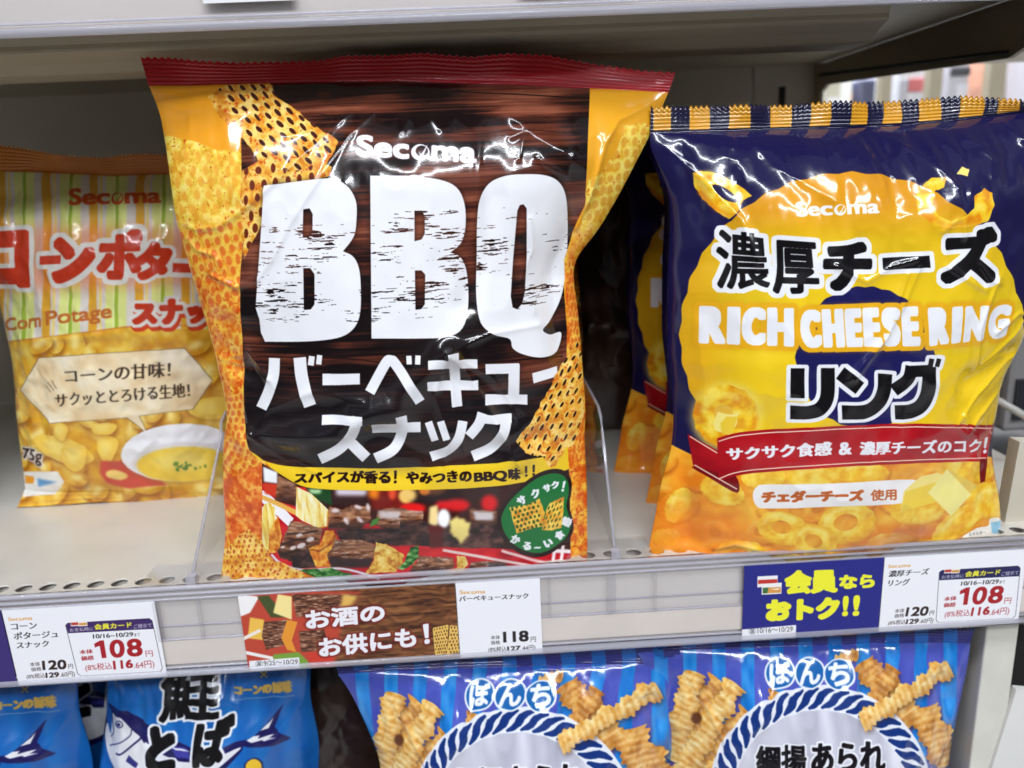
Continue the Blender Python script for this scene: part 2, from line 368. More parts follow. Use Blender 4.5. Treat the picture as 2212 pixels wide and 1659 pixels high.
# ------------------------------------------------------------------ pillow bags
def seg_dist(P, a, b):
    ab = b-a; t = np.clip(((P-a)@ab)/(ab@ab+1e-12), 0, 1); d = P-a-t[..., None]*ab
    return np.sqrt((d*d).sum(-1)), t
class Bag:
    """front and back film, swept between a left and a right outline, with folds and creases"""
    def __init__(s, Y0, L, R_, top, sealtop, bulge, back=0.03, nx=200, ny=240, scale=1.0, seed=1,
                 creases=(), crump=0.0006, crs=0.03, pleat=0.0012, S=(2.3, .8), T=(.3, .8, .8), zig=(60, .0012), lean=0.0, pleats=(), dents=()):
        s.Y0 = Y0; L = np.array(L, float); R_ = np.array(R_, float); top = np.array(top, float); sealtop = np.array(sealtop, float)
        L = L[np.argsort(L[:, 1])]; R_ = R_[np.argsort(R_[:, 1])]
        def W2(P): Q = np_at(P, Y0, lean); return Q[:, [0, 2]]
        t = np.linspace(0, 1, ny)[:, None]; sv = np.linspace(-1, 1, nx)[None]
        def edge(Ed):
            y = Ed[0, 1]+(Ed[-1, 1]-Ed[0, 1])*t[:, 0]; x = np.interp(y, Ed[:, 1], Ed[:, 0])
            k = 9; xp = np.pad(x, k, mode='reflect', reflect_type='odd'); x = np.convolve(xp, np.ones(2*k+1)/(2*k+1), 'valid')
            return np.stack([x, y], 1)
        l, r = edge(L), edge(R_)
        f = (sv+1)/2
        px = l[:, None]*(1-f[..., None])+r[:, None]*f[..., None]                    # ny,nx,2
        tx = top[0, 0]+(top[-1, 0]-top[0, 0])*f[0]; ty = np.interp(tx, top[:, 0], top[:, 1])
        dlt = ty-(l[0, 1]*(1-f[0])+r[0, 1]*f[0])
        px[..., 1] += dlt[None]*np.exp(-t/.06)
        XZ = W2(px.reshape(-1, 2)).reshape(ny, nx, 2)
        s.XZ = XZ
        Tt = np.where(t < T[0], np.sin(np.clip(t/T[0], 0, 1)*math.pi/2)**T[1], 1-T[2]*np.clip((t-T[0])/(1-T[0]), 0, 1)**3.2)
        pS = S[0]; Ss = (1-np.abs(sv)**pS)**S[1]
        h = bulge*Tt*Ss
        X, Z = XZ[..., 0], XZ[..., 1]; P = XZ
        # soft dents and pleats
        m_x = (X-X.min()); m_z = (Z.max()-Z)
        res = 0.0011
        def nz(sz, sx_, seed_, octv=3):
            H_, W_ = int((Z.max()-Z.min())/res)+4, int((X.max()-X.min())/res)+4
            n = fbm(H_, W_, sz/res, sx_/res, seed_, octv)-.5
            zi = m_z/res; xi = m_x/res; z0 = zi.astype(int); x0 = xi.astype(int); fz = zi-z0; fx = xi-x0
            return (n[z0, x0]*(1-fx)+n[z0, x0+1]*fx)*(1-fz)+(n[z0+1, x0]*(1-fx)+n[z0+1, x0+1]*fx)*fz
        edgef = np.clip((1-np.abs(sv))*8, 0, 1)*np.clip(t*14, 0.1, 1)
        big = nz(crs*1.6, crs, seed, 2)*crump*7
        rid = -np.abs(nz(crs, crs*.8, seed+5, 3))*crump*9
        w1 = nz(.018, .0060, seed+9, 2)*np.exp(-m_z/.035)*pleat*6 + nz(.03, .010, seed+19, 2)*np.exp(-m_z/.06)*pleat*5
        side = nz(.012, .05, seed+29, 2)*np.abs(sv)**4*crump*9
        h = h+(big+rid+w1+side)*edgef
        for (pl, amp, wd) in dents:                     # broad soft folds
            q = W2(np.array(pl, float)); dm = np.full(X.shape, 1e9)
            for a, b in zip(q[:-1], q[1:]):
                d, _ = seg_dist(P, a, b); dm = np.minimum(dm, d)
            h = h+amp*np.exp(-(dm/wd)**2)*edgef
        for (pl, amp, wd) in creases:                   # sharp creases: thin ridge lines
            q = W2(np.array(pl, float)); dm = np.full(X.shape, 1e9)
            for a, b in zip(q[:-1], q[1:]):
                d, _ = seg_dist(P, a, b); dm = np.minimum(dm, d)
            h = h+amp*np.exp(-(np.sqrt(dm**2+.0004**2)-.0004)/wd)*edgef
        s.h = h; s.lean = lean
        Yf = Y0+lean*Z-h
        s.V = np.stack([X, Yf, Z], -1)
        hb = back*Tt*Ss+nz(.05, .04, seed+41, 2)*.008*edgef
        s.Vb = np.stack([X, Y0+lean*Z+hb+.0004, Z], -1)
        # crimped seal strip
        ns = 26; sx2 = np.linspace(0, 1, nx*2)
        stx = sealtop[0, 0]+(sealtop[-1, 0]-sealtop[0, 0])*sx2; sty = np.interp(stx, sealtop[:, 0], sealtop[:, 1])
        kk = 5; sty = np.convolve(np.pad(sty, kk, mode='edge'), np.ones(2*kk+1)/(2*kk+1), 'valid')
        A = W2(np.stack([stx, sty], 1)); B = np.stack([np.interp(sx2, f[0], XZ[0, :, 0]), np.interp(sx2, f[0], XZ[0, :, 1])], 1)
        tt = np.linspace(0, 1, ns)[:, None, None]
        Q = A[None]*(1-tt)+B[None]*tt
        Q[0, :, 1] += np.where(np.arange(nx*2) % 2 == 0, 0, 0)
        zg = np.abs(((sx2*zig[0]) % 1)-.5)*2*zig[1]
        Q[..., 1] += zg[None]*(1-tt[..., 0])**3
        wave = (fbm(8, nx*2, 8, nx*2/9, seed+3, 2)[0]-.5)*.010
        s_amp = .00028
        y = Y0+lean*Q[..., 1]+s_amp*np.sin(tt[..., 0]*ns*.5*2*math.pi*.5)*np.ones((1, nx*2))+(wave[None]*(1-tt[..., 0]))
        y[-1] = np.interp(sx2, f[0], Yf[0])
        s.SV = np.stack([Q[..., 0], y, Q[..., 1]], -1)
        # canvas over the print
        pad = .004
        s.x0, s.x1 = min(X.min(), Q[..., 0].min())-pad, max(X.max(), Q[..., 0].max())+pad
        s.z0, s.z1 = Z.min()-pad, max(Z.max(), Q[..., 1].max())+pad
        s.scale = scale; s.ppm = 4600*scale
        s.cw = int((s.x1-s.x0)*s.ppm); s.chh = int((s.z1-s.z0)*s.ppm)
        # picture position -> place on the print (smooth fit over the bag's front)
        n1, n2 = slice(2, None, max(1, ny//40)), slice(2, -2, max(1, nx//40))
        sm = s.V.copy()
        pts = np.concatenate([sm[n1, n2].reshape(-1, 3), s.SV[::8, 4:-4:10].reshape(-1, 3)]); fp = np_proj(pts); tg = pts[:, [0, 2]]
        ok = (fp[:, 1] < SH+260) & (fp[:, 0] > -500) & (fp[:, 0] < SW+500); fp, tg = fp[ok], tg[ok]
        pick = np.random.RandomState(2).permutation(len(fp))[:520]; fp, tg = fp[pick]/500, tg[pick]
        s.cp = fp; n_ = len(fp); K = s._phi(fp)+2e-4*np.eye(n_); Pm = np.concatenate([np.ones((n_, 1)), fp], 1)
        A = np.block([[K, Pm], [Pm.T, np.zeros((3, 3))]]); s.co = np.linalg.solve(A, np.concatenate([tg, np.zeros((3, 2))]))
    def _phi(s, q):
        d2 = ((q[:, None]-s.cp[None])**2).sum(-1)+1e-12; return .5*d2*np.log(d2)
    def warp(s, P):
        P = np.asarray(P, float)/500
        q = np.concatenate([np.concatenate([s._phi(P[i:i+4000]), np.ones((len(P[i:i+4000]), 1)), P[i:i+4000]], 1)@s.co for i in range(0, len(P), 4000)])
        return np.stack([(q[:, 0]-s.x0)*s.ppm, (s.z1-q[:, 1])*s.ppm], 1)
    def canvas(s, base): return Cv(s.cw, s.chh, s.warp, s.ppm*(s.Y0+.36)/FPX, base)
    def mesh(s, name, grids, m, parent):
        vs = []; fs = []; uv = []; b = 0
        for G, flip in grids:
            H_, W_ = G.shape[:2]; idx = np.arange(H_*W_).reshape(H_, W_)+b
            q = np.stack([idx[:-1, :-1], idx[1:, :-1], idx[1:, 1:], idx[:-1, 1:]], -1).reshape(-1, 4)
            if flip: q = q[:, ::-1]
            vs.append(G.reshape(-1, 3)); fs.append(q); b += H_*W_
        V = np.concatenate(vs).astype(np.float32); Fq = np.concatenate(fs).astype(np.int32)
        org = np.array(parent.location[:], np.float32)
        me = bpy.data.meshes.new(name); me.vertices.add(len(V)); me.vertices.foreach_set('co', (V-org).ravel())
        me.loops.add(Fq.size); me.loops.foreach_set('vertex_index', Fq.ravel())
        me.polygons.add(len(Fq)); me.polygons.foreach_set('loop_start', np.arange(0, Fq.size, 4, dtype=np.int32))
        me.polygons.foreach_set('loop_total', np.full(len(Fq), 4, np.int32)); me.polygons.foreach_set('use_smooth', np.ones(len(Fq), bool))
        me.update(calc_edges=True)
        ul = me.uv_layers.new(name='print'); P = V[Fq.ravel()]
        U = np.stack([(P[:, 0]-s.x0)/(s.x1-s.x0), (P[:, 2]-s.z0)/(s.z1-s.z0)], 1); ul.data.foreach_set('uv', U.astype(np.float32).ravel())
        me.materials.append(m); o = bpy.data.objects.new(name, me); col.objects.link(o); o.parent = parent
        return o
    def build(s, name, label, cat, m, group=None, foot=None):
        cx = float(s.XZ[..., 0].mean()); root = thing(name, label, cat, (cx, s.Y0, float(s.z0)), group)
        s.mesh('bag_body', [(s.V, False), (s.Vb, True)], m, root)
        sv = s.SV; bk = sv.copy(); bk[..., 1] += .0005
        s2 = s.mesh('top_seal', [(sv, False), (bk, True)], m, root)
        if foot:                                        # crimped foot strip turned forward
            n = 160; u = np.linspace(0, 1, n); F = np.array(foot, float); a = np_at(np.stack([np.interp(u, np.linspace(0, 1, len(F)), F[:, i]) for i in (0, 1)], 1), s.Y0-.006)
            fr = np.interp(u, [0, 1], [0, s.V.shape[1]-1]).astype(int); top = s.V[-9][fr]+np.array([0, -.0006, 0])
            tt = np.linspace(0, 1, 10)[:, None, None]; G = top[None]*(1-tt)+a[None]*tt; G[..., 1] += .0004*np.sin(tt[..., 0]*40); G[-1, :, 2] += .0007*(np.arange(n) % 2); G[..., 2] = np.maximum(G[..., 2], .0006)
            s.mesh('foot_seal', [(G, False)], m, root)
        return root
# ------------------------------------------------------------------ shelf, rails, setting
M_beige = mat('painted_steel_beige', (0.52, 0.49, 0.43), rough=0.42, noise=0.05, nscale=9, bump=0.00004, bscale=900)
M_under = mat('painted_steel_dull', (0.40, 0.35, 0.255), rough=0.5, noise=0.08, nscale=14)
M_floor = mat('painted_steel_shelf', (0.64, 0.61, 0.55), rough=0.30, noise=0.09, nscale=26, bump=0.00003, bscale=1200)
M_lip = mat('painted_steel_lip', (0.80, 0.75, 0.68), rough=0.35, noise=0.05, nscale=12)
M_back = mat('painted_steel_back', (0.66, 0.62, 0.53), rough=0.55, noise=0.06, nscale=8)
M_white = mat('white_plastic', (0.78, 0.77, 0.78), rough=0.3, noise=0.02)
M_dark = mat('dark_gap', (0.02, 0.018, 0.016), rough=0.6)
M_clear = clear_mat('clear_plastic')
M_clear2 = clear_mat('clear_plastic_milky', tint=(0.97, 0.965, 0.975), milky=0.06, rough=0.10, milk=(0.70, 0.69, 0.72))
M_rib = clear_mat('clear_plastic_rib', tint=(0.95, 0.95, 0.97), milky=0.42, rough=0.1, milk=(0.66, 0.65, 0.72))
ZT, ZB = .0012, at(1106, 1416, 0).z       # top and bottom of the price rail
XR_END = at(2190, 1350, 0).x
# main shelf board with a row of round holes along its front
shelf = thing('shelf_board', 'cream steel shelf with a row of round holes, under the large snack bags', 'shelf')
XL, XE = -0.75, 0.318
Z0 = 0.0
sp = (at(398, 1272, .02).x-at(38, 1283, .02).x)/7*1.0
hx0 = atZ(38, 1282, Z0); hx1 = atZ(398, 1268, Z0); sp = (hx1.x-hx0.x)/7; hy = .0104; hr = sp*.32
def perforated(name, x0, n, y, cell, r, parent):
    v = []; f = []; N = 32
    for k in range(n):
        cx = x0+k*cell
        for ring, (rr, zz) in enumerate(((None, 0), (r*1.12, 0), (r*1.03, -.0002), (r, -.0005), (r*1.0, -.0008))):
            for i in range(N):
                a = 2*math.pi*i/N
                if rr is None:
                    sq = 1/max(abs(math.cos(a)), abs(math.sin(a))); px, py = cell/2*sq*math.cos(a), cell/2*sq*math.sin(a)
                else: px, py = rr*math.cos(a), rr*math.sin(a)
                v.append((cx+px, max(y+py, .0026), Z0+zz))
        b = len(v)-5*N
        for rg in range(4):
            for i in range(N):
                j = (i+1) % N; f.append((b+rg*N+i, b+rg*N+j, b+(rg+1)*N+j, b+(rg+1)*N+i))
    m = MB(); m.v = v; m.f = f; return m.build(name, M_floor, parent, fix=True, smooth=False)
n_h = int((XE-XL)/sp)-1; k0 = -int((hx0.x-XL)/sp)+1; xs0 = hx0.x+k0*sp
perforated('perforated_strip', xs0, n_h, hy, sp, hr, shelf)
b = MB(); b.box(XL, XE, hy+sp/2, 0.42, -.012, Z0); b.box(XL, xs0-sp/2, .0026, hy+sp/2, -.012, Z0); b.box(xs0+(n_h-.5)*sp, XE, .0026, hy+sp/2, -.012, Z0)
b.build('shelf_panel', M_floor, shelf)
MB().box(XL, XE, 0.0026, 0.0038, ZB+.003, -.0005).build('front_lip', M_lip, shelf)
MB().box(XL, XE, 0.0040, hy+sp/2, -.0105, -.0095).build('hole_shade_sheet', M_dark, shelf)  # near-black sheet paints the shade seen inside the round holes
for X in (0.02, -.25, .25): MB().box(X-.01, X+.01, hy+sp/2+.004, .40, -.032, -.0125).build('support_rib', M_beige, shelf)

# clear price rail clipped on the front edge: an upright clear strip, ribs, and a lower channel
def price_rail(name, label, XL, XE, ZT, ZB, Y, seams=()):
    t = thing(name, label, 'price rail', (0, 0, 0))
    MB().box(XL, XE, Y+.0008, Y+.0022, ZB+.004, ZT-.002).build('clear_face', M_clear2, t)
    H = ZT-ZB
    def bead(z, dy, r, m, nm='rib'):
        MB().tube([(XL, Y+dy, z), (XE, Y+dy, z)], r, 10).build(nm, m, t, smooth=True)
    bead(ZT-.0012, .0012, .0013, M_rib, 'top_edge'); bead(ZT-.0040, .0004, .0007, M_rib); bead(ZT-.0062, -.0001, .0006, M_rib); 
    bead(ZB+.0018, .0002, .0018, M_rib, 'bottom_edge'); bead(ZB+.0050, .0000, .0006, M_rib)
    bead(ZT-.0215, .0022, .0005, M_rib)
    return t
M_strip = mat('rail_backing', (.80, .72, .64), rough=.4, noise=.1, nscale=25)
rail = price_rail('price_rail', 'clear price rail holding the printed cards, under the large snack bags', XL, XE, ZT, ZB, 0.0)
MB().box(XL, XE, .0009, .0019, ZB+.0062, ZB+.0190).build('backing_strip', M_strip, rail)
MB().tube([(XL, .0012, ZB+.0195), (XE, .0012, ZB+.0195)], .0007, 8).build('rib', M_rib, rail, smooth=True)
for u0, u1 in ((338, 352), (432, 440), (1186, 1192), (1312, 1330), (1412, 1418)):
    a, b_ = at(u0, 1350, 0).x, at(u1, 1350, 0).x; MB().box(a, b_, -.0012, .0006, ZB+.020, ZT-.007).build('clip_tab', M_clear2, rail, bevel=.0004)

# dividers standing between the rows
def divider(label, X, top, foot_px):
    P = atX(*top, X); t = thing('shelf_divider', label, 'divider', (X, 0.012, 0), 'clear dividers between the bag rows')
    zt, yt = P.z, P.y
    prof = [(0.008, .003), (0.030, .003), (.36, .003), (.36, zt), (yt+.012, zt), (yt+.003, zt-.003), (yt, zt-.010)]
    v = MB().prism([(y-.012, z) for y, z in prof], 'x', -.0008, .0008); o = v.build('divider_plate', M_clear, t)
    MB().tube([(0, p[0]-.012, p[1]) for p in [(0.008, .004), (yt, zt-.010), (yt+.003, zt-.003), (yt+.012, zt), (.36, zt)]], .0008, 8).build('plate_edge', M_rib, t, smooth=True)
    MB().box(-.024, .018, -.0078, .012, .0004, .0016).build('divider_foot', M_clear, t)
    MB().box(-.0022, .0022, -.0085, -.004, -.018, .004).build('foot_clip', M_rib, t)
    return t
XD1, XD2 = at(430, 1272, .012).x, at(1325, 1218, .012).x
divider('clear plastic divider between the pale corn bag and the large barbecue bag', XD1, (472, 905), None)
divider('clear plastic divider between the barbecue bag and the navy cheese ring bag', XD2, (1300, 893), None)

# upper shelf: a rail with blank cards, a folded box beam under it, and its bracket
upz = at(700, 57, 0).z
us = thing('upper_shelf', 'dull beige shelf overhead with a box beam under its front edge', 'shelf')
XBE = at(1905, 60, .045).x
MB().box(-.75, 0.60, .004, .42, upz+.022, upz+.034).build('shelf_panel', M_under, us)
MB().box(-.75, 0.60, .0035, .0048, upz+.004, upz+.0215).build('front_lip', M_lip, us)
zb = at(950, 128, .05).z; zm = at(950, 92, .045).z; zt_ = at(950, 78, .04).z
MB().prism([(.030, upz+.0215), (.038, zm+.004), (.038, zm+.001), (.046, zm-.002), (.047, zb+.004), (.053, zb), (.075, zb), (.075, upz+.0215)], 'x', -.75, XBE).build('box_beam', M_under, us, bevel=.0012)
upr = price_rail('upper_price_rail', 'clear price rail on the overhead shelf edge holding plain white cards', -.75, .60, upz+.046, upz, 0.0)
def blank_card(x0, x1, label):
    b = MB().box(0, x1-x0, 0, .0004, 0, .036); o = b.build('blank_card', M_white, None); o.location = (x0, -.0006, upz+.0098)
    tag(o, label, 'card', 'cards in the overhead rail'); return o
xa = [at(-330, 10, 0).x, at(425, 10, 0).x, at(440, 10, 0).x, at(640, 8, 0).x, at(1125, 5, 0).x, at(1362, 3, 0).x, at(1500, 3, 0).x, at(1900, 3, 0).x]
blank_card(xa[2], xa[3], 'white card in the overhead rail above the white swirl letters of the barbecue bag')
blank_card(xa[4], xa[5], 'white card in the overhead rail above the last letter of the barbecue bag')
# bracket plate in depth, upright post, back panel
XBR = 0.295
pts = [atX(u, v, XBR) for u, v in ((2260, 70), (2178, 126), (1786, 183), (1771, 201), (1768, 260))]
prof = [(pts[0].y, pts[0].z), (pts[1].y, pts[1].z), (pts[2].y, pts[2].z), (pts[3].y, pts[3].z), (pts[3].y, -.02), (pts[3].y+.03, -.02), (pts[3].y+.03, upz+.021), (pts[0].y-.03, upz+.021)]
br = thing('shelf_bracket', 'dull beige steel bracket plate carrying the overhead shelf, beside the bright opening', 'bracket', (XBR, 0, 0))
MB().prism(prof, 'x', 0, .003).build('bracket_plate', M_under, br)
YP = pts[3].y
MB().tube([(-.001, pts[1].y, upz-.006), (-.001, YP, upz+.012)], .0012).build('bracket_seam', M_dark, br)
post = thing('upright_post', 'slotted beige steel upright behind the bags beside the back panel', 'post', (XBR-.02, YP+.01, 0))
MB().box(-.035, .025, 0, .035, -.4, .9).build('post_column', M_back, post, bevel=.002)
for z in np.arange(.02, .35, .035): MB().box(-.012, -.006, -.0006, 0.0, z, z+.016).build('post_slot', M_dark, post)

bp_ = MB().box(-.75, XBR-.056, YP+.012, YP+.016, -.4, .9).build('back_panel', M_back, None)
tag(bp_, 'dull grey beige steel back panel behind all the snack bags', 'back panel')
# things seen past the bag rows: the goods across the gap
YA = 1.15
def px_box(name, u0, u1, v0, v1, Y, dep, m, label, cat, parts=(), group=None):
    a, b_ = at(u0, v1, Y), at(u1, v0, Y); t = thing(name, label, cat, (a.x, Y, a.z), group)
    MB().box(0, b_.x-a.x, 0, dep, 0, b_.z-a.z).build('box_body', m, t, bevel=.004)
    for nm, x0, x1, z0, z1, mm in parts:
        W_, H_ = b_.x-a.x, b_.z-a.z; MB().box(x0*W_, x1*W_, -.004, 0.0, z0*H_, z1*H_).build(nm, mm, t, bevel=.0015)
    return t
wall = MB().box(-.2, 3.2, YA+.5, YA+.52, -1.2, 1.6).build('far_wall', mat('far_wall_paint', (.80, .81, .86), rough=.6, noise=.05, nscale=3), None); tag(wall, 'pale wall far behind the goods seen through the opening at the upper right', 'wall')
Mg = mat('grey_plastic', (.55, .55, .60), rough=.4); Mg2 = mat('pale_plastic', (.72, .73, .80), rough=.35); Mn = mat('navy_card', (.12, .13, .22), rough=.4)
Mo = mat('orange_card', (.78, .40, .26), rough=.4, noise=.5, nscale=14); Mr = mat('red_card', (.70, .20, .20), rough=.4, noise=.4, nscale=12); Mk = mat('dark_plastic', (.07, .075, .09), rough=.4); Mw = mat('white_card', (.85, .85, .88), rough=.4, noise=.2, nscale=10)
Mcr = mat('cream_card', (.62, .60, .48), rough=.4)
BG = 'goods across the gap'
px_box('carton', 1772, 1820, 150, 420, YA, .12, Mcr, 'cream carton seen through the opening, nearest the bracket', 'carton', (('label', .1, .9, .62, .78, Mw),), group=BG)
px_box('carton', 1826, 1842, 150, 420, YA+.02, .12, Mw, 'narrow white carton beside the navy one through the opening', 'carton', (('label', .1, .9, .70, .82, Mo),), group=BG)
px_box('carton', 1846, 1894, 170, 420, YA, .12, Mn, 'dark navy carton seen through the opening', 'carton', (('label', .08, .92, .55, .70, Mw),), group=BG)
px_box('carton', 1924, 2010, 140, 420, YA+.05, .12, Mw, 'white carton with a pale teal panel through the opening', 'carton', (('panel', .35, .7, .55, .72, mat('teal_card', (.40, .60, .64), rough=.4)), ('photo_panel', .05, .28, .60, .9, Mg), ('label', .3, .95, .80, .90, Mr)), BG)
px_box('display_bin', 2028, 2098, 120, 420, YA, .12, Mg, 'grey bin with a plain front through the opening', 'bin', (('bin_front', .35, .95, .3, .80, Mg2), ('bin_lid', .0, 1, .86, .92, Mk)), BG)
px_box('carton', 2100, 2142, 100, 420, YA+.03, .12, Mo, 'orange carton with a red top through the opening', 'carton', (('red_label', .3, 1.0, .76, .95, Mr),), BG)
px_box('carton', 2158, 2186, 100, 420, YA+.03, .12, Mr, 'red carton beside the grey bin through the opening', 'carton', (('orange_label', .1, .9, .3, .62, Mo),), BG)
tt = px_box('display_bin', 2194, 2300, 90, 420, YA-.05, .12, Mg, 'grey bin with a dark round knob through the opening', 'bin', (('bin_front', .06, .9, .30, .5, Mg2), ('bin_lid', .0, 1, .52, .56, Mk)), BG)
MB().tube([(.045, -.022, .17), (.045, 0, .17)], .014, 20).build('knob', Mk, tt, smooth=True)
for u in (1913, 2018, 2150): 
    a, b_ = at(u-4, 420, YA-.07), at(u+4, 20, YA-.07); o = MB().box(0, b_.x-a.x, 0, .02, -.7, .62).build('display_post', M_under, None); o.location = (a.x, YA-.07, 0)
    tag(o, {1913: 'dull post between the navy and the white cartons across the gap', 2018: 'dull post between the white carton and the plain grey bin across the gap', 2150: 'dull post between the orange and the red cartons across the gap'}[u], 'post', 'posts across the gap')
# post at the shelf end and the neighbouring goods beside it
a, b_ = at(2108, 1370, .02), at(2177, 1362, .02)
o = MB().box(0, b_.x-a.x, 0, .035, -.85, ZB-.004-0).build('end_post', mat('cream_steel', (.70, .68, .60), rough=.4, noise=.12, nscale=30), None, bevel=.001); o.location = (a.x, .012, 0); tag(o, 'cream steel end post below the price rail, beside the rope ring bag', 'post')
o = MB().box(0, .5, 0, .3, -.9, ZB-.003).build('gap_shade_box', M_dark, None); o.location = (b_.x+.002, .06, 0); tag(o, 'black cabinet side past the cream end post', 'cabinet')  # black box put where only a dark gap lies
P4 = [at(u, v, .018) for u, v in ((2203, 955), (2163, 1172), (2262, 1172), (2290, 955))]
o = MB().prism([(p.x, p.z) for p in P4], 'y', .018, .026).build('side_fence', mat('beige_fence', (.56, .52, .42), rough=.45), None); tag(o, 'slanted beige steel side fence to the side of the cheese ring bag', 'fence')
o = MB().tube([at(2150, 862, .075), at(2290, 942, .075)], .0022, 10).build('fence_wire', mat('grey_wire', (.42, .41, .38), rough=.35), None, smooth=True); tag(o, 'thin grey wire running behind the edge of the cheese ring bag', 'wire')
px_box('neighbour_carton', 2120, 2420, 985, 1300, .30, .1, Mw, 'white carton low behind the beige side fence', 'carton', (('dark_band', .0, 1, .52, .62, Mk), ('pale_foot', 0, 1, .1, .3, Mg2)))
t_ = px_box('neighbour_carton', 2165, 2420, 640, 935, .20, .1, mat('grey_card', (.30, .29, .29), rough=.5), 'grey shaded carton with dark bars, above the thin wire', 'carton', tuple(('ink_bar', x_, x_+.014, .1, .42, Mk) for x_ in (.07, .10, .125, .16, .20, .23)))
P0 = at(2196, 1490, .01); o = MB().box(0, .12, 0, .004, -.25, 0).build('info_pack', mat('pack_white', (.74, .73, .70), rough=.4, noise=.06), None); o.location = P0; o.rotation_euler = (0, .16, 0)
tag(o, 'white pack with tiny black print leaning past the cream end post', 'pack')
# lower shelf and store floor
MB_ = MB().box(-.75, XE, .0, .42, -.370, -.358).build('lower_shelf', M_floor, None); tag(MB_, 'cream steel shelf carrying the blue and navy snack bags below', 'shelf')
fl = MB().box(-4, 4, -4, 5, -1.205, -1.2).build('floor', mat('floor_vinyl', (.45, .44, .42), rough=.3, noise=.1, nscale=3), None); tag(fl, kind='structure')
# ------------------------------------------------------------------ barbecue bag: shape
WHT = (236, 236, 240)
BT = dict(
 L=[(321, 185), (345, 239), (359, 321), (379, 474), (401, 547), (418, 606), (461, 745), (472, 800), (485, 850), (492, 905), (482, 950), (482, 1066), (488, 1149), (476, 1259), (474, 1300)],
 R=[(1444, 199), (1406, 288), (1340, 416), (1289, 503), (1240, 560), (1238, 600), (1247, 660), (1252, 715), (1266, 888), (1262, 933), (1268, 1053), (1269, 1211), (1262, 1262)],
 top=[(321, 185), (400, 184), (591, 179), (691, 177), (850, 174), (1019, 179), (1160, 184), (1274, 190), (1444, 199)],
 seal=[(301, 126), (360, 127), (430, 136), (520, 138), (600, 135), (691, 131), (740, 124), (850, 122), (915, 118), (960, 122), (1020, 127), (1100, 119), (1180, 121), (1230, 132), (1300, 146), (1380, 156), (1455, 162)])
cr_bbq = [
 ([(379, 476), (440, 492), (500, 485), (570, 440), (650, 370), (720, 300), (800, 215)], .0013, .0011),
 ([(379, 476), (405, 510), (440, 536), (485, 545), (492, 555), (470, 585), (535, 608)], .0014, .0009),
 ([(535, 608), (585, 590), (620, 545), (655, 480), (720, 380), (770, 300), (830, 235)], .0011, .0010),
 ([(350, 225), (400, 240), (470, 232), (530, 252), (590, 225)], .0009, .0012),
 ([(1444, 205), (1330, 262), (1300, 310), (1275, 400), (1262, 440), (1240, 490)], .0018, .0014),
 ([(880, 290), (905, 228), (925, 245), (955, 285)], .0010, .0012),
 ([(1155, 345), (1175, 360), (1215, 380), (1230, 330)], .0010, .0013),
 ([(1100, 300), (1130, 290), (1115, 345)], .0008, .0012),
 ([(465, 770), (535, 778), (552, 740), (600, 800)], .0014, .0012),
 ([(470, 770), (530, 760)], .0012, .0010),
 ([(975, 730), (1060, 700), (1160, 690)], .0009, .0011), ([(975, 730), (1020, 790), (1080, 900), (1125, 990)], .0012, .0012),
 ([(975, 730), (945, 820), (975, 900), (960, 985)], .0009, .0011), ([(975, 735), (1060, 790), (1120, 880)], .0008, .0011), ([(975, 735), (985, 850), (1010, 960)], .0007, .001),
 ([(555, 920), (640, 910), (760, 905)], .0009, .0015), ([(555, 920), (620, 960), (700, 990)], .0009, .0015), ([(555, 920), (540, 850), (560, 790)], .0007, .0014), ([(555, 920), (600, 860), (690, 820), (800, 830)], .0009, .0018),
 ([(1010, 200), (1040, 260), (1035, 400), (1040, 560)], .0010, .003), ([(1080, 240), (1150, 300), (1210, 330)], .0009, .002), ([(720, 200), (735, 260), (720, 330)], .0008, .002),
 ([(1139, 470), (1145, 530), (1120, 600), (1150, 660)], .0009, .0012), ([(600, 150+90), (640, 300), (690, 290)], .0006, .0012),
]
dn_bbq = [([(1020, 190), (1060, 420), (1010, 640)], -.0024, .006), ([(900, 200), (880, 330)], -.0014, .006), ([(1240, 470), (1180, 620), (1220, 760)], -.003, .007),
 ([(540, 940), (720, 900), (860, 860)], .0036, .006), ([(560, 930), (700, 985), (900, 990)], -.0026, .006), ([(1000, 780), (1100, 860)], -.0032, .007), ([(980, 740), (1120, 960)], .0030, .006), ([(975, 740), (860, 830), (780, 860)], .0026, .006),
 ([(480, 760), (560, 790)], -.003, .006), ([(640, 190), (560, 420)], .0016, .006), ([(830, 900), (960, 960), (1150, 930)], -.0026, .006), ([(1090, 200), (1180, 330), (1240, 350)], .0022, .006), ([(600, 1120), (800, 1090), (1000, 1110)], .0016, .009)]
bbq = Bag(.012, BT['L'], BT['R'], BT['top'], BT['seal'], .030, back=.026, nx=300, ny=340, scale=1.15, seed=7, creases=cr_bbq, dents=dn_bbq,
          crump=.00038, crs=.036, pleat=.00045, lean=.10, T=(.21, .75, .8), zig=(74, .0011))

